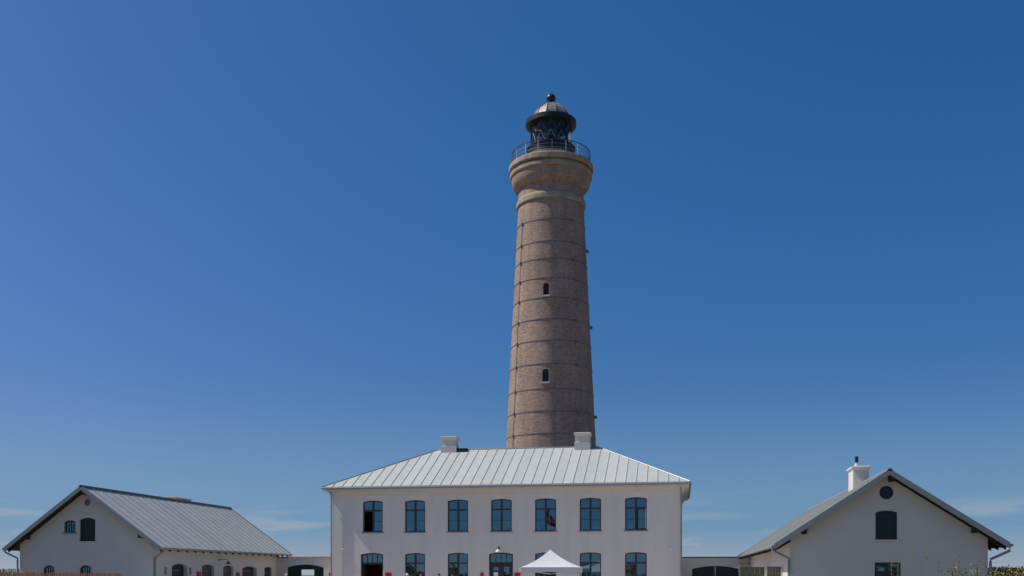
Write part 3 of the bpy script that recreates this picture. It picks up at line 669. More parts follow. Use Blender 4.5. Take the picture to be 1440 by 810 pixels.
# ------------------------------------------------------------------ the two low wings
def wing(name, label, x0, x1, y0, y1, ex0, ex1, ze, zr, oy, court_side, front_ops, court_ops, step, ridge_mat):
    """gabled wing; x0..x1 walls, ex0..ex1 eaves, oy gable overhang; court_side +1: the long wall at x1 faces the yard"""
    B = thing(name, ((x0 + x1) / 2, y0, 0), label, 'outbuilding')
    xm = (ex0 + ex1) / 2; half = (ex1 - ex0) / 2; sl = (zr - ze) / half; th = .17
    und = lambda x: zr - sl * abs(x - xm) - th - .05
    wall_mesh(MB(), x0, x1, 0, und, front_ops, .4, lambda u, d, z: (u, y0 + d, z), breaks=(xm,)).build('gable_wall', M['plaster'], B)
    wall_mesh(MB(), x0, x1, 0, und, [], .4, lambda u, d, z: (u, y1 - d, z), breaks=(xm,)).build('gable_wall', M['plaster'], B)
    cxw, sg = (x1, -1) if court_side > 0 else (x0, 1)
    wall_mesh(MB(), y0 + .4, y1 - .4, 0, lambda u: und(x0 + .0), court_ops, .4, lambda u, d, z: (cxw + sg * d, u, z)).build('yard_wall', M['plaster'], B)
    ox, og = (x0, 1) if court_side > 0 else (x1, -1)
    MB().box(*sorted((ox, ox + og * .4)), y0 + .4, y1 - .4, 0, und(x0)).build('outer_wall', M['plaster'], B)
    ya, yb = y0 - oy, y1 + oy
    # timber deck of the roof
    rf = MB()
    for s in (-1, 1):
        e = xm + s * (half - .03); z = ze + sl * .03
        rf.hexa([(xm + s * .001, ya + .03, zr - th), (e, ya + .03, z - th), (e, yb - .03, z - th), (xm + s * .001, yb - .03, zr - th)],
                [(xm + s * .001, ya + .03, zr - .03), (e, ya + .03, z - .03), (e, yb - .03, z - .03), (xm + s * .001, yb - .03, zr - .03)])
    R = rf.build('roof', M['wood_dark'], B)
    n = round((yb - ya) / step); st = (yb - ya) / n
    org = ORG[R]
    for s in (-1, 1):
        up = .045
        a = (xm, 0, zr); e = (xm + s * half, 0, ze)
        mb = MB().prism([(a[0], 0, a[2] - .024), (e[0], 0, e[2] - .024), (e[0], st, e[2] - .024), (a[0], st, a[2] - .024)], (0, 0, .024))
        mb.prism([(a[0], -.013, a[2]), (e[0], -.013, e[2]), (e[0], .013, e[2]), (a[0], .013, a[2])], (0, 0, up))
        me = mb.mesh('roof_sheet', M['zinc'], (org[0], 0, 0)); 
        mb0 = MB().prism([(a[0], 0, a[2] - .024), (e[0], 0, e[2] - .024), (e[0], st, e[2] - .024), (a[0], st, a[2] - .024)], (0, 0, .024)); me0 = mb0.mesh('roof_sheet', M['zinc'], (org[0], 0, 0))
        for k_ in range(n): place('roof_sheet', me if k_ else me0, R, (0, ya + k_ * st - org[1], 0))
        # verge flashing at both gables: an L of zinc over the end of the deck
        for yv, q in ((ya, 1), (yb, -1)):
            y_a, y_b = sorted((yv - .02 * q, yv + .028 * q)); y_c, y_d = sorted((yv + .028 * q, yv + .16 * q))
            v = MB().hexa([(xm, y_a, zr - th - .035), (e[0] + s * .02, y_a, ze - th - .035 - sl * .02), (e[0] + s * .02, y_b, ze - th - .035 - sl * .02), (xm, y_b, zr - th - .035)],
                          [(xm, y_a, zr + .045), (e[0] + s * .02, y_a, ze + .045 - sl * .02), (e[0] + s * .02, y_b, ze + .045 - sl * .02), (xm, y_b, zr + .045)])
            v.hexa([(xm, y_c, zr + .002), (e[0], y_c, ze + .002), (e[0], y_d, ze + .002), (xm, y_d, zr + .002)], [(xm, y_c, zr + .045), (e[0], y_c, ze + .045), (e[0], y_d, ze + .045), (xm, y_d, zr + .045)])
            v.build('verge_flashing', M['zinc_trim'], R)
        # gutter and rafter feet
        gx = e[0] + s * .07
        MB().tube([(gx, ya - .02, ze - .08), (gx, yb + .02, ze - .08)], .065, 8).build('gutter', M['zinc_trim'], R)
        wx = x1 if s > 0 else x0
        rm = MB().hexa([(wx, -.05, und(wx) - .115), (e[0] - s * .06, -.05, ze - th - .12 + sl * .06), (e[0] - s * .06, .05, ze - th - .12 + sl * .06), (wx, .05, und(wx) - .115)],
                       [(wx, -.05, und(wx) + .045), (e[0] - s * .06, -.05, ze - th - .005 + sl * .06), (e[0] - s * .06, .05, ze - th - .005 + sl * .06), (wx, .05, und(wx) + .045)]).mesh('rafter_foot', M['wood_dark'], (org[0], 0, 0))
        nr = int((yb - ya - .6) / .95)
        for k_ in range(nr + 1): place('rafter_foot', rm, R, (0, ya + .3 + k_ * (yb - ya - .6) / nr - org[1], 0))
        # purlin ends carrying the overhang
        for px in (wx - s * .55, xm + s * .12 if s > 0 else None):
            if px is None: continue
            zt = zr - sl * abs(px - xm) - th - .004
            for yy0, yy1 in ((ya + .06, y0 + .0), (y1 - .0, yb - .06)):
                w = .09; zi = lambda x: zr - sl * abs(x - xm) - th - .006
                MB().hexa([(px - w, yy0, zt - .2), (px + w, yy0, zt - .2), (px + w, yy1, zt - .2), (px - w, yy1, zt - .2)],
                          [(px - w, yy0, min(zi(px - w), zt + .1)), (px + w, yy0, zi(px + w)), (px + w, yy1, zi(px + w)), (px - w, yy1, zi(px - w))]).build('purlin_end', M['wood_dark'], R)
    MB().prism([(xm - .14, ya - .02, zr - .04), (xm + .14, ya - .02, zr - .04), (xm + .05, ya - .02, zr + .075), (xm - .05, ya - .02, zr + .075)], (0, yb - ya + .04, 0)).build('ridge_cap', M[ridge_mat], R)
    return B, R, und

def boarded(parent, name, u0, u1, z0, spring, rise, depth, m, n, facing, base, label=None):
    """boarded leaf in an opening: facing 'y' -> front at y = base + depth; 'x+' / 'x-' -> the yard wall"""
    top = arch(u0, u1, spring, rise); mb = MB(); w = (u1 - u0) / n
    mpf = {'y': lambda u, d, z: (u, base + depth + d, z), 'x+': lambda u, d, z: (base - depth - d, u, z), 'x-': lambda u, d, z: (base + depth + d, u, z)}[facing]
    for i in range(n):
        a, b_ = u0 + i * w + .006, u0 + (i + 1) * w - .006; us = [a, (a + b_) / 2, b_]
        p = [mpf(a, 0, z0), mpf(b_, 0, z0)] + [mpf(u, 0, top(u)) for u in reversed(us)]
        o1, o2 = Vector(mpf(0, 0, 0)), Vector(mpf(0, .035, 0)); mb.prism(p, o2 - o1)
    p = [mpf(u0, .036, z0), mpf(u1, .036, z0)] + [mpf(u0 + (u1 - u0) * q / 8, .036, top(u0 + (u1 - u0) * q / 8)) for q in range(8, -1, -1)]
    mb.prism(p, Vector(mpf(0, .03, 0)) - Vector(mpf(0, 0, 0)))
    o = mb.build(name, M[m], parent)
    if label: o['label'] = label
    return o

def left_wing():
    x0, x1, y0, y1 = -36.6, -28.53, 50.54, 68.0
    fo = [opening(-32.93, -31.98, 3.55, 4.74, .11), opening(-33.87, -33.16, 4.04, 4.64, .08), round_opening(-32.45, 5.70, .19),
          opening(-35.15, -34.44, 1.3, 2.05, .17), opening(-32.92, -32.2, 1.3, 2.05, .17)]
    doors = [(52.6, 54.42, 2.16, .17, 'hatch'), (56.2, 57.8, 2.2, .12, 'grey_door'), (59.06, 60.48, 2.18, .11, 'grey_door'), (61.86, 64.1, 2.1, .17, 'hatch')]
    co = [opening(a, b_, .02, s, r) for a, b_, s, r, m in doors] + [opening(51.76, 52.05, 1.7, 2.12), opening(54.62, 54.92, 1.7, 2.12), opening(65.4, 66.62, 1.1, 2.16, .08)]
    B, R, und = wing('gabled_wing', 'low white wing on the left with long zinc roof and row of yard doors', x0, x1, y0, y1, -37.22, -27.86, 3.2, 6.56, .5, 1, fo, co, .84, 'iron_band')
    h = boarded(B, 'loft_hatch', -32.93, -31.98, 3.55, 4.74, .11, .1, 'hatch', 6, 'y', y0, 'dark green boarded loft hatch')
    MB().box(-33.0, -31.9, y0 - .06, y0 + .1, 3.49, 3.547).build('sill', M['plaster'], h)
    bx = ORG[B][0]
    w = window_parts(B, .71, .68, .08, grid=(4, 3), name='window', sill=True); w.location = (-33.515 - bx, 0, 4.04)
    g = window_parts(B, .71, .92, .17, grid=(4, 4), name='window'); g.location = (-34.795 - bx, 0, 1.3)
    copy_tree(g, B, (-32.56 - bx, 0, 1.3))
    v = MB(); 
    for i in range(24):
        a, b_ = 2 * pi * i / 24, 2 * pi * (i + 1) / 24
        v.prism([(-32.45 + r * cos(t), y0 - .02, 5.70 + r * sin(t)) for r, t in ((.192, a), (.25, a), (.25, b_), (.192, b_))], (0, .04, 0))
    rv = v.build('round_vent', M['plaster'], B)
    MB().prism([(-32.45 + .189 * cos(2 * pi * i / 24), y0 + .03, 5.70 + .189 * sin(2 * pi * i / 24)) for i in range(24)], (0, .02, 0)).build('vent_plate', M['iron_band'], rv)
    for (a, b_, s, r, m) in doors:
        o = boarded(B, 'yard_door', a, b_, .03, s, r, .16 if m == 'grey_door' else .24, m, 7, 'x+', x1)
        for z in (.5, 1.93):
            MB().box(x1 - (.15 if m == 'grey_door' else .23), x1 - (.13 if m == 'grey_door' else .21), a + .08, b_ - .5, z - .025, z + .025).build('strap_hinge', M['iron_band'], o)
    for a, b_ in ((51.76, 52.05), (54.62, 54.92)): MB().box(x1 - .2, x1 - .17, a, b_, 1.7, 2.12).build('slit_window', M['frame'], B)
    e = window_parts(B, 1.22, 1.14, .08, transom=.62, framem='grey_door', bar=False); e.location = (x1 - bx, 66.01 - y0, 1.1); e.rotation_euler.z = pi / 2
    gooseneck_lamp(B, (x1, 58.5, 2.62), (1, 0, 0), shade='dark_metal', reach=.6)
    chimney_block(-34.0, 63.4, .9, 2.1, 5.0, 6.95, R, .05, m='stone')
    # downpipes with swan necks at the two front corners
    xg = -27.86 + .07
    downpipe(B, [(xg, y0 - .25, 3.10), (xg, y0 - .22, 2.98), (x1 + .08, y0 + .1, 2.62), (x1 + .08, y0 + .1, 2.5), (x1 + .08, y0 + .1, .1)], .05)
    xg = -37.22 - .07
    downpipe(B, [(xg, y0 - .3, 3.10), (xg, y0 - .3, 2.95), (x0 - .06, y0 - .12, 2.62), (x0 - .06, y0 - .12, 2.5), (x0 - .06, y0 - .12, .1)], .05)
left_wing()

def right_wing():
    x0, x1, y0, y1 = 4.51, 12.28, 43.0, 68.95
    fo = [opening(7.93, 8.79, 3.14, 4.26, .08), round_opening(8.36, 5.08, .28), opening(7.9, 8.93, 1.0, 2.2)]
    co = [opening(46.2, 47.5, .02, 2.05, .06), opening(53.2, 55.8, .02, 2.05, .1)]
    B, R, und = wing('gabled_wing', 'low white wing on the right with tall chimney and round gable window', x0, x1, y0, y1, 3.84, 12.96, 2.95, 5.96, .5, -1, fo, co, .84, 'zinc_trim')
    bx = ORG[B][0]
    # dark glazed loft light in two leaves
    mb = MB(); top = arch(7.93, 8.79, 4.26, .08); t = .06; d0, d1 = y0 + .1, y0 + .17
    us = [7.93 + .86 * i / 10 for i in range(11)]
    mb.box(7.93, 7.93 + t, d0, d1, 3.14, 4.2); mb.box(8.79 - t, 8.79, d0, d1, 3.14, 4.2); mb.box(7.93 + t, 8.79 - t, d0, d1, 3.14, 3.14 + t)
    mb.prism([(u, d0, max(4.2, top(u) - t)) for u in us] + [(u, d0, top(u)) for u in reversed(us)], (0, d1 - d0, 0)); mb.box(8.345, 8.375, d0 + .01, d1 - .01, 3.2, 4.285)
    l = mb.build('loft_window', M['frame'], B); l['label'] = 'dark loft window under the round light'
    for a, b_ in ((7.99, 8.345), (8.375, 8.73)): MB().quad((a, d0 + .04, 3.2), (b_, d0 + .04, 3.2), (b_, d0 + .04, top(b_) - t), (a, d0 + .04, top(a) - t)).build('pane', M['dark_glass'], l, weld=False)
    MB().box(7.85, 8.9, y0 - .06, y0 + .1, 3.07, 3.137).build('sill', M['plaster'], l)
    f = MB()
    for i in range(28):
        a, b_ = 2 * pi * i / 28, 2 * pi * (i + 1) / 28
        f.prism([(8.36 + r * cos(t_), y0 + .06, 5.08 + r * sin(t_)) for r, t_ in ((.235, a), (.279, a), (.279, b_), (.235, b_))], (0, .07, 0))
    f = f.build('round_window', M['frame'], B)
    MB().quad(*[(8.36 + .236 * cos(2 * pi * i / 28), y0 + .1, 5.08 + .236 * sin(2 * pi * i / 28)) for i in range(28)]).build('pane', M['dark_glass'], f, weld=False)
    w = window_parts(B, 1.03, 1.2, 0, transom=.66, mull=.12); w.location = (8.415 - bx, 0, 1.0)
    # chimney with flue
    ch = chimney_block(8.25, 48.85, .70, 1.3, 4.8, 6.74, R, .085, pl=.004, ch=.19)
    MB().lathe([(.11, 6.74), (.10, 6.86), (.07, 6.88), (.07, 6.96)], 14, (8.16, 48.85)).build('flue_base', M['plaster'], R, smooth=40)
    MB().lathe([(.05, 6.96), (.08, 6.965), (.08, 7.25), (.05, 7.255)], 14, (8.16, 48.85)).build('flue_cowl', M['dark_metal'], R, smooth=40)
    # green yard doors folded back at right angles to the wall
    for (yd, xa, xb, h, y_b) in ((46.1, 3.84, 4.44, 2.06, 47.5), (53.1, 3.06, 4.30, 2.10, 55.8)):
        o = MB()
        n = 5; wd = (xb - xa) / n
        for i in range(n): o.box(xa + i * wd + .005, xa + (i + 1) * wd - .005, yd, yd + .045, .06, h)
        o.box(xa, xb, yd + .046, yd + .08, .3, .42).box(xa, xb, yd + .046, yd + .08, 1.6, 1.72)
        l = o.build('yard_door_leaf', M['green'], B)
        MB().box(xb, 4.50, yd - .01, yd + .09, .02, h + .02).build('door_post', M['plaster'], l)
        if h > 2.08: MB().box(xa - .05, xa - .003, yd - .01, yd + .07, .04, h - .02).build('edge_strip', M['zinc_trim'], l)
    xg = 3.84 - .07
    downpipe(B, [(xg, y0 - .2, 2.87), (xg, y0 - .2, 2.72), (x0 - .06, y0 - .1, 2.38), (x0 - .06, y0 - .1, 2.28), (x0 - .06, y0 - .1, .1)], .05)
    xg = 12.96 + .07
    downpipe(B, [(xg, y0 - .3, 2.87), (xg, y0 - .3, 2.66), (x1 + .07, y0 - .1, 2.32), (x1 + .07, y0 - .1, 2.22), (x1 + .07, y0 - .1, .1)], .055)
    gooseneck_lamp(B, (x0, 66.6, 2.42), (-1, 0, 0), shade='white_print', reach=.75, rad_=.3)
right_wing()

# ------------------------------------------------------------------ gateway walls between house and wings
def gateways():
    B = thing('gateway_wall', (-26.2, 67.5, 0), 'low white wall with open arched gateway left of the house', 'wall', 'gateway walls')
    op = opening(-27.78, -25.0, .02, 2.2, .22)
    wall_mesh(MB(), -28.53, -23.83, 0, lambda u: 2.9, [op], .45, lambda u, d, z: (u, 67.5 + d, z)).build('wall', M['plaster'], B)
    MB().hexa([(-28.5, 67.44, 2.902), (-23.84, 67.44, 2.902), (-23.84, 68.0, 2.902), (-28.5, 68.0, 2.902)], [(-28.5, 67.46, 2.98), (-23.84, 67.46, 2.98), (-23.84, 67.98, 2.98), (-28.5, 67.98, 2.98)]).build('coping', M['coping'], B)
    top = op['top']
    for (a, b_, z0) in ((-27.77, -26.76, .04), (-25.79, -25.01, .04), (-26.755, -25.795, 2.06)):
        n = max(3, round((b_ - a) / .17)); wd = (b_ - a) / n; mb = MB()
        for i in range(n):
            p, q = a + i * wd + .004, a + (i + 1) * wd - .004
            mb.prism([(p, 67.72, z0), (q, 67.72, z0), (q, 67.72, top(q) - .004), (p, 67.72, top(p) - .004)], (0, .05, 0))
        us = [a + (b_ - a) * q / 8 for q in range(9)]; mb.prism([(u, 67.771, z0) for u in (a, b_)] + [(u, 67.771, top(u) - .004) for u in reversed(us)], (0, .03, 0))
        mb.build('gate_leaf', M['hatch'], B)
    B = thing('gateway_wall', (2.3, 68.8, 0), 'low white wall with closed dark arched gate right of the house', 'wall', 'gateway walls')
    op = opening(.76, 3.88, .02, 2.08, .21); top = op['top']
    wall_mesh(MB(), .10, 4.51, 0, lambda u: 2.84, [op], .45, lambda u, d, z: (u, 68.8 + d, z)).build('wall', M['plaster'], B)
    MB().hexa([(.11, 68.74, 2.842), (4.5, 68.74, 2.842), (4.5, 69.3, 2.842), (.11, 69.3, 2.842)], [(.11, 68.76, 2.91), (4.5, 68.76, 2.91), (4.5, 69.28, 2.91), (.11, 69.28, 2.91)]).build('coping', M['slate_cope'], B)
    for a, b_ in ((.77, 2.312), (2.328, 3.87)):
        n = 9; wd = (b_ - a) / n; mb = MB()
        for i in range(n):
            p, q = a + i * wd + .004, a + (i + 1) * wd - .004
            mb.prism([(p, 69.02, .04), (q, 69.02, .04), (q, 69.02, top(q) - .004), (p, 69.02, top(p) - .004)], (0, .05, 0))
        us = [a + (b_ - a) * q / 8 for q in range(9)]; mb.prism([(u, 69.071, .04) for u in (a, b_)] + [(u, 69.071, top(u) - .004) for u in reversed(us)], (0, .03, 0))
        mb.box(a, b_, 68.96, 69.018, 1.72, 1.86); mb.box(a, b_, 68.96, 69.018, .35, .5)
        mb.build('gate_leaf', M['hatch'], B)
gateways()

# ------------------------------------------------------------------ pop-up tent
def tent():
    T = thing('pop_up_tent', (-6.45, 49.6, 0), 'white pop-up tent with peaked canopy in front of the house', 'tent')
    cx, cy, h = -6.45, 49.6, 1.5; ze, zp, zv = 2.06, 2.96, 1.83
    rot = radians(9.6)
    def W_(x, y, z): return (cx + x * cos(rot) - y * sin(rot), cy + x * sin(rot) + y * cos(rot), z)
    n = 14; mb = MB()
    for s in range(4):
        a = s * pi / 2
        def p(u, v):   # u along the side -1..1, v 0 eave .. 1 peak
            x, y = u * h * (1 - v), -h * (1 - v)
            z = ze + (zp - ze) * (v ** 1.0 * .55 + .45 * v ** 2.2) - .05 * (1 - u * u) * sin(pi * min(1, v * 1.2)) * (1 - v)
            return W_(x * cos(a) - y * sin(a), x * sin(a) + y * cos(a), z)
        for j in range(n):
            for i in range(n):
                u0, u1, v0, v1 = -1 + 2 * i / n, -1 + 2 * (i + 1) / n, j / n, (j + 1) / n
                mb.quad(p(u0, v0), p(u1, v0), p(u1, v1), p(u0, v1))
    mb.build('canopy', M['tent'], T, smooth=40)
    vb = MB()
    for s in range(4):
        a = s * pi / 2; m_ = 24
        def q(i, z):
            x = -h + 2 * h * i / m_; y = -h - .012 - (.012 * sin(i * 1.9) if z < ze - .1 else 0)
            return W_(x * cos(a) - y * sin(a), x * sin(a) + y * cos(a), z)
        for i in range(m_):
            vb.quad(q(i, zv), q(i + 1, zv), q(i + 1, ze), q(i, ze))
    vb.build('valance', M['tent'], T, smooth=40)
    for sx in (-1, 1):
        for sy in (-1, 1):
            x, y = sx * (h - .05), sy * (h - .05)
            l = MB().hexa([W_(x - .025, y - .025, .03), W_(x + .025, y - .025, .03), W_(x + .025, y + .025, .03), W_(x - .025, y + .025, .03)],
                          [W_(x - .025, y - .025, ze - .02), W_(x + .025, y - .025, ze - .02), W_(x + .025, y + .025, ze - .02), W_(x - .025, y + .025, ze - .02)]).build('leg', M['tent_leg'], T)
            MB().hexa([W_(x - .06, y - .06, .02), W_(x + .06, y - .06, .02), W_(x + .06, y + .06, .02), W_(x - .06, y + .06, .02)], [W_(x - .06, y - .06, .03), W_(x + .06, y - .06, .03), W_(x + .06, y + .06, .03), W_(x - .06, y + .06, .03)]).build('foot', M['tent_leg'], l)
    tr = MB()
    for s in range(4):
        a = s * pi / 2; R_ = lambda x, y, z: W_(x * cos(a) - y * sin(a), x * sin(a) + y * cos(a), z); k_ = h - .06
        tr.tube([R_(-k_, -k_, 1.95), R_(0, -k_, 1.72)], .012, 5).tube([R_(0, -k_, 1.72), R_(k_, -k_, 1.95)], .012, 5).tube([R_(-k_, -k_, 1.7), R_(0, -k_, 1.94)], .012, 5).tube([R_(0, -k_, 1.94), R_(k_, -k_, 1.7)], .012, 5)
    tr.build('truss', M['tent_leg'], T, weld=False)
    MB().tube([W_(0, 0, 1.9), W_(0, 0, zp - .02)], .02, 8).build('centre_pole', M['tent_leg'], T)
tent()

# ------------------------------------------------------------------ red wall signs beside the doors
def sign(c, w, axis, label, z0=1.2, z1=1.82):
    x, y = c; B = thing('wall_sign', (x, y, z0), label, 'sign', 'red wall signs beside doors')
    if axis == 'y': 
        MB().box(x - w / 2, x + w / 2, y - .045, y - .004, z0, z1).build('sign_board', M['red'], B)
        MB().box(x - w * .3, x + w * .3, y - .049, y - .045, z0 + .12, z0 + .2).box(x - w * .3, x + w * .2, y - .049, y - .045, z0 + .26, z0 + .29).build('print', M['white_print'], B)
    else:
        MB().box(x + .004, x + .10, y - w / 2, y + w / 2, z0, z1).build('sign_board', M['red'], B)
sign((-24.45, 67.5), .26, 'y', 'narrow red wall sign between the open gateway and the house', z1=1.83)
sign((-19.79, 66.0), .45, 'y', 'broad red wall sign right of the open house door')
sign((-13.22, 66.0), .24, 'y', 'narrow red wall sign left of the central entrance door')
sign((-10.78, 66.0), .46, 'y', 'broad red wall sign between the central entrance and the tent')
sign((-28.53, 55.75), .4, 'x', 'red wall sign between first and second door of the left wing', z1=1.87)
sign((-28.53, 61.1), .34, 'x', 'red wall sign between third and fourth door of the left wing', z1=1.85)

# ------------------------------------------------------------------ flag behind the viewer, mirrored in an upstairs window
def flagpole():
    x, y = -19.95, -15.0; z0 = gh(x, y)
    F = thing('flagpole', (x, y, z0), 'limp red and white flag mirrored in the upstairs window above the tent', 'flagpole')
    MB().lathe([(.09, z0), (.085, 2), (.045, 11.6)], 14, (x, y)).build('pole', M['white_print'], F, smooth=40)
    MB().lathe([(.03, 11.6), (.09, 11.66), (.11, 11.72), (.06, 11.8)], 12, (x, y)).build('finial', M['yellow'], F, smooth=40)
    fm, nt, b_ = new_mat('red_white_flag_cloth'); b_.inputs['Roughness'].default_value = .8
    uv = nd(nt, 'ShaderNodeAttribute'); uv.attribute_name = 'cross'
    mx = nd(nt, 'ShaderNodeMix', data_type='RGBA'); mx.inputs[6].default_value = (.58, .012, .03, 1); mx.inputs[7].default_value = (.8, .78, .76, 1)
    nt.links.new(uv.outputs['Fac'], mx.inputs['Factor']); nt.links.new(mx.outputs[2], b_.inputs['Base Color'])
    nu, nv = 36, 24; mb = MB(); L_, H_ = 2.9, 2.2; vals = []
    def P_(i, j):      # the fly end droops from the pole in folds
        u, v = i / nu, j / nv; dx = .10 + 1.35 * u ** .8; drop = .9 * u ** 1.3
        return (x + dx, y + .16 * sin(u * 13 + v * 1.5) * (.3 + u), 11.3 - drop - H_ * v * (1 - .12 * u))
    for j in range(nv):
        for i in range(nu):
            mb.quad(P_(i, j), P_(i + 1, j), P_(i + 1, j + 1), P_(i, j + 1)); vals.append(1.0 if (.26 < (i + .5) / nu < .50 or .38 < (j + .5) / nv < .62) else 0.0)
    o = mb.build('flag', fm, F, weld=False); at = o.data.attributes.new('cross', 'FLOAT', 'FACE')
    for i, v in enumerate(vals): at.data[i].value = v
flagpole()

# ------------------------------------------------------------------ paling fences
def fence(name, label, p0, p1, ztop, m, sp, base):
    p0, p1 = Vector(p0), Vector(p1); d = (p1 - p0); Ln = d.length; e = d / Ln; nrm = Vector((-e.y, e.x))
    B = thing(name, (p0.x, p0.y, base(p0.x, p0.y)), label, 'fence', 'paling fences')
    mb = MB(); n = int(Ln / sp)
    for i in range(n):
        q = p0 + e * (i * sp + random.uniform(-.008, .008)); w = random.uniform(.020, .029); t = .012
        zt = ztop(i / n) + random.uniform(-.03, .025); zb = base(q.x, q.y) + .02; le = random.uniform(-.02, .02)
        def c(a, b_, z, k_=1): r = q + e * (a * w * k_ + (le if z > zb + .1 else 0)) + nrm * b_ * t; return (r.x, r.y, z)
        mb.hexa([c(-1, -1, zb), c(1, -1, zb), c(1, 1, zb), c(-1, 1, zb)], [c(-1, -1, zt - .04), c(1, -1, zt - .04), c(1, 1, zt - .04), c(-1, 1, zt - .04)])
        mb.hexa([c(-1, -1, zt - .0399), c(1, -1, zt - .0399), c(1, 1, zt - .0399), c(-1, 1, zt - .0399)], [c(-1, -1, zt, .35), c(1, -1, zt, .35), c(1, 1, zt, .35), c(-1, 1, zt, .35)])
    tag(mb.build('palings', M[m], B, weld=False), None, None, kind='stuff')
    for f in (.25, .55, .85):
        pts = []
        for i in range(13):
            q = p0 + e * Ln * i / 12 - nrm * .02; zb = base(q.x, q.y); pts.append((q.x, q.y, zb + (ztop(i / 12) - zb) * f))
        MB().tube(pts, .006, 4).build('wire', M['iron_band'], B)
    k_ = max(2, int(Ln / 1.9))
    for i in range(k_ + 1):
        q = p0 + e * (Ln * i / k_) + nrm * .055; zb = base(q.x, q.y)
        MB().tube([(q.x, q.y, zb - .1), (q.x, q.y, ztop(min(1, i / k_)) - .1)], .035, 8).build('post', M[m], B)
    return B
fence('paling_fence', 'brown chestnut paling fence in front of the left wing gable', (-33.5, 42.0), (-25.2, 42.0), lambda t: 1.83 - .07 * t, 'paling', .074, gh)
fence('paling_fence', 'taller grey paling fence at the far left behind the brown one', (-47.5, 58), (-37.4, 58), lambda t: 2.07, 'old_paling', .085, gh)

# ------------------------------------------------------------------ vegetation
def leaf_cloud(mb, c, rx, ry, rz, n, size, lump=.35, flat=.0):
    """small leaf faces spread through an uneven crown"""
    c = Vector(c)
    for i in range(n):
        d = Vector((random.gauss(0, 1), random.gauss(0, 1), random.gauss(0, 1))).normalized()
        k_ = 1 + lump * mnoise.noise(d * 2.1 + c * .7)
        r = random.uniform(.35, 1) ** .5 * k_
        p = c + Vector((d.x * rx * r, d.y * ry * r, d.z * rz * r))
        a = Vector((random.uniform(-1, 1), random.uniform(-1, 1), random.uniform(-.6, 1))).normalized(); b_ = a.cross(Vector((random.uniform(-1, 1), random.uniform(-1, 1), random.uniform(-1, 1)))).normalized()
        s = size * random.uniform(.6, 1.3)
        mb.add([p - a * s, p + b_ * s * .45, p + a * s, p - b_ * s * .45], [(0, 1, 2, 3)])
def shrub(name, label, cat, x, y, w, h, leafm, n, size, stems, group=None, seed=0, z0=None, dense=True):
    random.seed(seed); z = gh(x, y) if z0 is None else z0; h = h - z
    B = thing(name, (x, y, z - .03), label, cat, group); st = MB(); cr = MB()
    for i in range(stems):
        a = random.uniform(0, 2 * pi); rr = w * .5 * math.sqrt(random.random()); tip = Vector((x + rr * cos(a), y + rr * sin(a), z + h * random.uniform(.62, 1)))
        b0 = Vector((x + rr * .25 * cos(a), y + rr * .25 * sin(a), z - .03)); mid = b0.lerp(tip, .5) + Vector((random.uniform(-.06, .06), random.uniform(-.06, .06), 0)) * h
        st.tube([b0, mid, tip], .012 * h + .004, 5, .003)
        m_ = n // stems
        for j in range(m_):
            t = random.uniform(.3, 1.02) ** .8; p = b0.lerp(mid, t * 2) if t < .5 else mid.lerp(tip, t * 2 - 1)
            sp = w * .16 if dense else w * .11
            p = p + Vector((random.gauss(0, sp), random.gauss(0, sp), random.gauss(0, sp * .25)))
            if p.z < z + .03: p.z = z + .03
            av = Vector((random.uniform(-1, 1), random.uniform(-1, 1), random.uniform(-.2, 1))).normalized(); bv = av.cross(Vector((random.uniform(-1, 1), random.uniform(-1, 1), random.uniform(-1, 1)))).normalized(); s = size * random.uniform(.55, 1.25)
            cr.add([p - av * s, p + bv * s * .5, p + av * s, p - bv * s * .5], [(0, 1, 2, 3)])
    st.build('stems', M['bark'], B, weld=False); cr.build('foliage', M[leafm], B, weld=False)
    return B
shrub('dune_shrub', 'yellow-green leafy shrub with upright shoots before the right wing gable', 'shrub', 3.02, 11.7, .46, 1.79, 'leaf_yellow', 5200, .016, 26, seed=3, dense=False)
shrub('dune_shrub', 'small leafy shoot at the left edge of the yellow-green shrub', 'shrub', 2.80, 11.75, .14, 1.76, 'leaf_yellow', 420, .019, 4, seed=5, dense=False)
shrub('dry_shrub', 'ochre dry shrub at the lower right corner', 'shrub', 5.65, 17.0, 1.5, 1.76, 'leaf_dry', 12000, .02, 46, seed=8)
shrub('dry_shrub', 'ochre and green shrub just right of the wing downpipe', 'shrub', 7.3, 23.0, 1.3, 1.68, 'leaf_dry', 6000, .024, 40, seed=12)
def far_tree(x, y, w, h, seed, label):
    random.seed(seed); B = thing('pine_tree', (x, y, 0), label, 'tree', 'dark trees beyond the right wing'); tr = MB(); cr = MB()
    tr.tube([(x, y, 0), (x + .1, y, h * .4), (x, y + .1, h * .8)], .14, 7, .05)
    for i in range(7):
        a = 2 * pi * i / 7 + random.random(); z = h * random.uniform(.3, .65); q = (x + w * .38 * cos(a), y + w * .38 * sin(a), z + h * .15)
        tr.tube([(x, y, z), q], .05, 5, .015); leaf_cloud(cr, q, w * .3, w * .3, h * .2, 420, .13)
    leaf_cloud(cr, (x, y, h * .72), w * .33, w * .33, h * .27, 700, .13)
    tr.build('trunk', M['bark'], B, weld=False); cr.build('crown', M['leaf_dark'], B, weld=False)
tl = ['leftmost small dark tree just beyond the right wing', 'second dark tree from the right wing, set a little lower', 'tallest dark tree beyond the ochre shrub', 'dark tree at the right edge of the picture', 'dark tree partly out of the picture at the right']
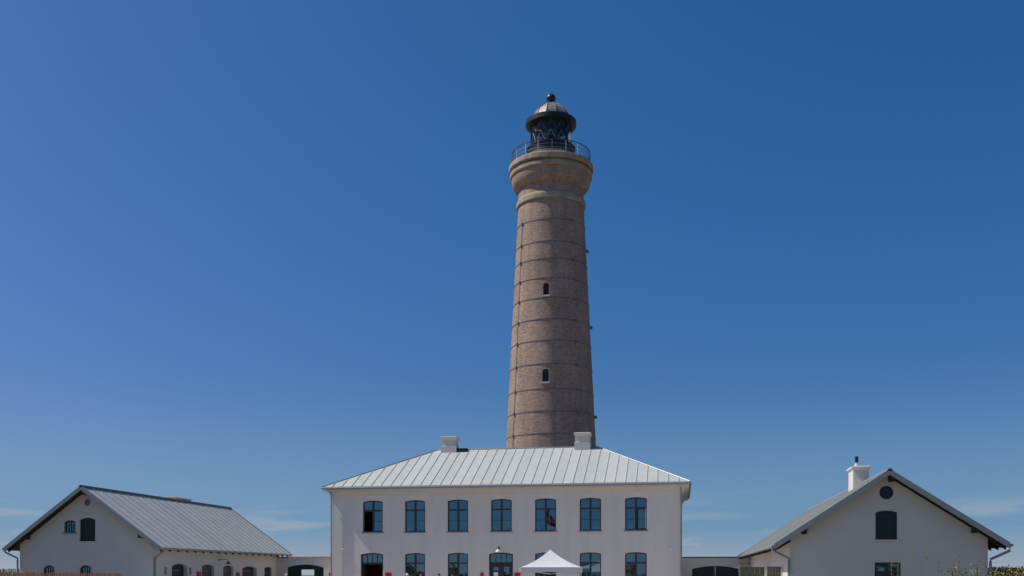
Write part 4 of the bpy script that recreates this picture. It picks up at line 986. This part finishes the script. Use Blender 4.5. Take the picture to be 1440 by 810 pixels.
for i, (x, y, w, h) in enumerate(((30.6, 104, 4.2, 2.55), (33.0, 109, 3.6, 2.5), (36.2, 112, 4.2, 2.72), (39.0, 112, 4.2, 2.6), (42.3, 112, 4.6, 2.6))): far_tree(x, y, w, h, 20 + i, tl[i])

def grass():
    random.seed(31); mb = MB()
    for i in range(5200):
        x = random.uniform(.6, 9.5); y = random.uniform(9.5, 24)
        if x < .8 + (y - 9) * .18: continue
        z = gh(x, y)
        if z < .12: continue
        h = random.uniform(.25, .62) * (1.25 if random.random() < .12 else 1); a = random.uniform(0, 2 * pi); l = random.uniform(.05, .3) * h; w = .0028
        d = Vector((cos(a), sin(a), 0)); s = Vector((-sin(a), cos(a), 0)) * w; b0 = Vector((x, y, z - .01)); m_ = b0 + d * l * .35 + Vector((0, 0, h * .6)); t = b0 + d * l + Vector((0, 0, h))
        mb.add([b0 - s, b0 + s, m_ + s * .8, m_ - s * .8, t], [(0, 1, 2, 3), (3, 2, 4)])
    # a few tall flowering stems
    for x, y, top in ((2.62, 11.5, 1.95), (2.95, 11.6, 1.88), (3.05, 11.9, 1.90), (3.25, 11.8, 1.86), (2.45, 12.5, 1.98), (4.9, 15.0, 2.12), (5.05, 15.2, 2.05), (2.5, 12.4, 1.84), (3.1, 13, 1.85), (5.35, 15.6, 2.0)):
        z = gh(x, y); mb.tube([(x, y, z), (x + .02, y, (z + top) / 2), (x + .05, y + .02, top)], .0035, 4, .0015)
        for k_ in range(14):
            zz = top - random.uniform(0, .2); p = Vector((x + .045 + random.gauss(0, .006), y + .02, zz)); s = .012
            mb.add([p, p + Vector((s * .4, 0, s)), p + Vector((0, .002, s * 2)), p + Vector((-s * .4, 0, s))], [(0, 1, 2, 3)])
    tag(mb.build('marram_grass', M['grass'], weld=False), 'thin pale marram grass on the dune at lower right', 'grass', kind='stuff')
grass()
def thicket():
    random.seed(44); mb = MB()
    for i in range(70):
        x = -95 + i * 2.6 + random.uniform(-1, 1); y = -52 + random.uniform(-7, 5); h = random.uniform(1.4, 2.6) + (1.3 if x > -6 and x < 30 else 0); z = gh(x, y)
        leaf_cloud(mb, (x, y, z + h * .5), random.uniform(1.8, 2.8), 2, h * .62, 240, .28)
    tag(mb.build('thicket', M['leaf_dark'], weld=False), 'low dune thicket behind the viewer, seen only mirrored in the windows', 'thicket', kind='stuff')
thicket()

# ------------------------------------------------------------------ visitors in the yard (only the tops of their heads rise into the picture)
def person(x, y, height, rz, shirt, trousers, hair, label, seed, hairlen=0):
    random.seed(seed); B = thing('person', (x, y, .02), label, 'person', 'visitors in the yard', rz); k_ = height / 1.76
    V, E, Rr = [], [], []
    def v(px, py, pz, r, link=None, r2=None):
        V.append((px * k_, py * k_, pz * k_)); Rr.append((r * k_, (r2 or r) * k_))
        if link is not None: E.append((link, len(V) - 1))
        return len(V) - 1
    pel = v(0, 0, .95, .15, None, .11); bel = v(0, 0, 1.1, .135, pel, .10); che = v(0, .01, 1.30, .15, bel, .105); nb = v(0, .01, 1.45, .075, che); nk = v(0, 0, 1.52, .052, nb)
    h0 = v(0, -.015, 1.58, .066, nk, .075); h1 = v(0, -.01, 1.65, .078, h0, .092); h2 = v(0, 0, 1.72, .06, h1, .07)
    for s in (-1, 1):
        st = random.uniform(-.06, .06)
        hip = v(s * .09, 0, .88, .088, pel); kn = v(s * .10, -.02 - st, .50, .058, hip); an = v(s * .105, .02 + st, .09, .040, kn); he = v(s * .105, .0 + st, .04, .038, an); v(s * .12, -.15 + st, .03, .032, he)
        shd = v(s * .175, .01, 1.41, .058, che); el = v(s * .225, .03, 1.13, .042, shd); wr = v(s * .225, -.05, .90, .028, el); hd = v(s * .222, -.07, .84, .032, wr, .02)
    me0 = bpy.data.meshes.new('body'); me0.from_pydata(V, E, []); ob = bpy.data.objects.new('body', me0); COL.objects.link(ob)
    sm = ob.modifiers.new('s', 'SKIN'); 
    if not me0.skin_vertices: me0.skin_vertices.new()
    for i, sv in enumerate(me0.skin_vertices[0].data): sv.radius = Rr[i]; sv.use_root = (i == 0)
    sb = ob.modifiers.new('u', 'SUBSURF'); sb.levels = 2; sb.render_levels = 2
    bpy.context.view_layer.update(); me = bpy.data.meshes.new_from_object(ob.evaluated_get(bpy.context.evaluated_depsgraph_get())); bpy.data.objects.remove(ob)
    bm = bmesh.new(); bm.from_mesh(me)
    def chain(pts, r):
        rings = []
        for p in pts:
            rings.append([bm.verts.new((p[0] + r * cos(q * pi / 3), p[1] + r * sin(q * pi / 3), p[2])) for q in range(6)])
        for a, b_ in zip(rings, rings[1:]):
            for q in range(6): bm.faces.new((a[q], a[(q + 1) % 6], b_[(q + 1) % 6], b_[q]))
        bm.faces.new(rings[-1])
    for s in (-1, 1):
        for f in range(4):
            yy = (-.105 + .022 * f) * k_; ln = (.075, .085, .08, .062)[f] * k_
            chain([(s * .222 * k_, yy, .83 * k_), (s * .218 * k_, yy - .006, .83 * k_ - ln * .5), (s * .208 * k_, yy - .008, .83 * k_ - ln)], .0085 * k_)
        chain([(s * .215 * k_, -.10 * k_, .87 * k_), (s * .205 * k_, -.122 * k_, .845 * k_), (s * .20 * k_, -.128 * k_, .82 * k_)], .0095 * k_)
        ear = bmesh.ops.create_uvsphere(bm, u_segments=8, v_segments=6, radius=.022 * k_); bmesh.ops.scale(bm, vec=(.45, .8, 1.3), verts=ear['verts']); bmesh.ops.translate(bm, vec=(s * .078 * k_, .005, 1.64 * k_), verts=ear['verts'])
    ns = bmesh.ops.create_cone(bm, cap_ends=True, segments=6, radius1=.017 * k_, radius2=.006 * k_, depth=.05 * k_); bmesh.ops.translate(bm, vec=(0, -.105 * k_, 1.635 * k_), verts=ns['verts'])
    bm.to_mesh(me); bm.free()
    ms = mat('shirt_%d' % seed, shirt, .8, var=.1, scale=8); mt = mat('trousers_%d' % seed, trousers, .8, var=.1, scale=8); mshoe = M['dark_metal']
    me.materials.clear()
    for m_ in (ms, mt, M['skin'], mshoe): me.materials.append(m_)
    for p in me.polygons:
        z = p.center.z / k_; ax = abs(p.center.x) / k_
        p.material_index = 3 if z < .085 else 1 if (z < .97 and ax < .19) else 2 if (z > 1.49 or (ax > .18 and z < 1.16)) else 0
        p.use_smooth = True
    place('body', me, B)
    hm = mat('hair_%d' % seed, hair, .6, var=.2, scale=40)
    hb = bmesh.new(); bmesh.ops.create_uvsphere(hb, u_segments=16, v_segments=12, radius=1)
    for q in list(hb.verts):
        zc = q.co.z
        lim = .05 if q.co.y < -.15 else -.55 - hairlen
        if zc < lim: hb.verts.remove(q)
    for q in hb.verts:
        n_ = 1 + .05 * mnoise.noise(q.co * 4); q.co = Vector((q.co.x * .092 * n_, q.co.y * .108 * n_ + .012, q.co.z * .098 * n_ + 1.665)) * k_
    hme = bpy.data.meshes.new('hair'); hb.to_mesh(hme); hb.free(); hme.materials.append(hm); hme.shade_smooth()
    ho = place('hair', hme, B); so = ho.modifiers.new('t', 'SOLIDIFY'); so.thickness = .012
person(-23.43, 56.9, 1.73, .3, (.5, .5, .55), (.05, .06, .1), (.62, .52, .36), 'fair-haired person standing before the open gateway', 61)
person(-16.23, 58.1, 1.76, 2.6, (.6, .6, .62), (.08, .08, .09), (.68, .66, .60), 'white-haired person in front of the second ground-floor window', 62)
person(-15.42, 58.3, 1.70, -1.4, (.08, .1, .2), (.2, .18, .14), (.10, .035, .02), 'auburn-haired person just right of the white-haired one', 63, .1)
person(-14.37, 58.4, 1.74, -1.1, (.3, .05, .06), (.05, .05, .06), (.10, .045, .025), 'brown-haired person between second and third ground-floor windows', 64, .1)
person(-13.6, 58.8, 1.69, .5, (.05, .05, .06), (.04, .05, .09), (.015, .012, .011), 'black-haired person in front of the third ground-floor window', 65)
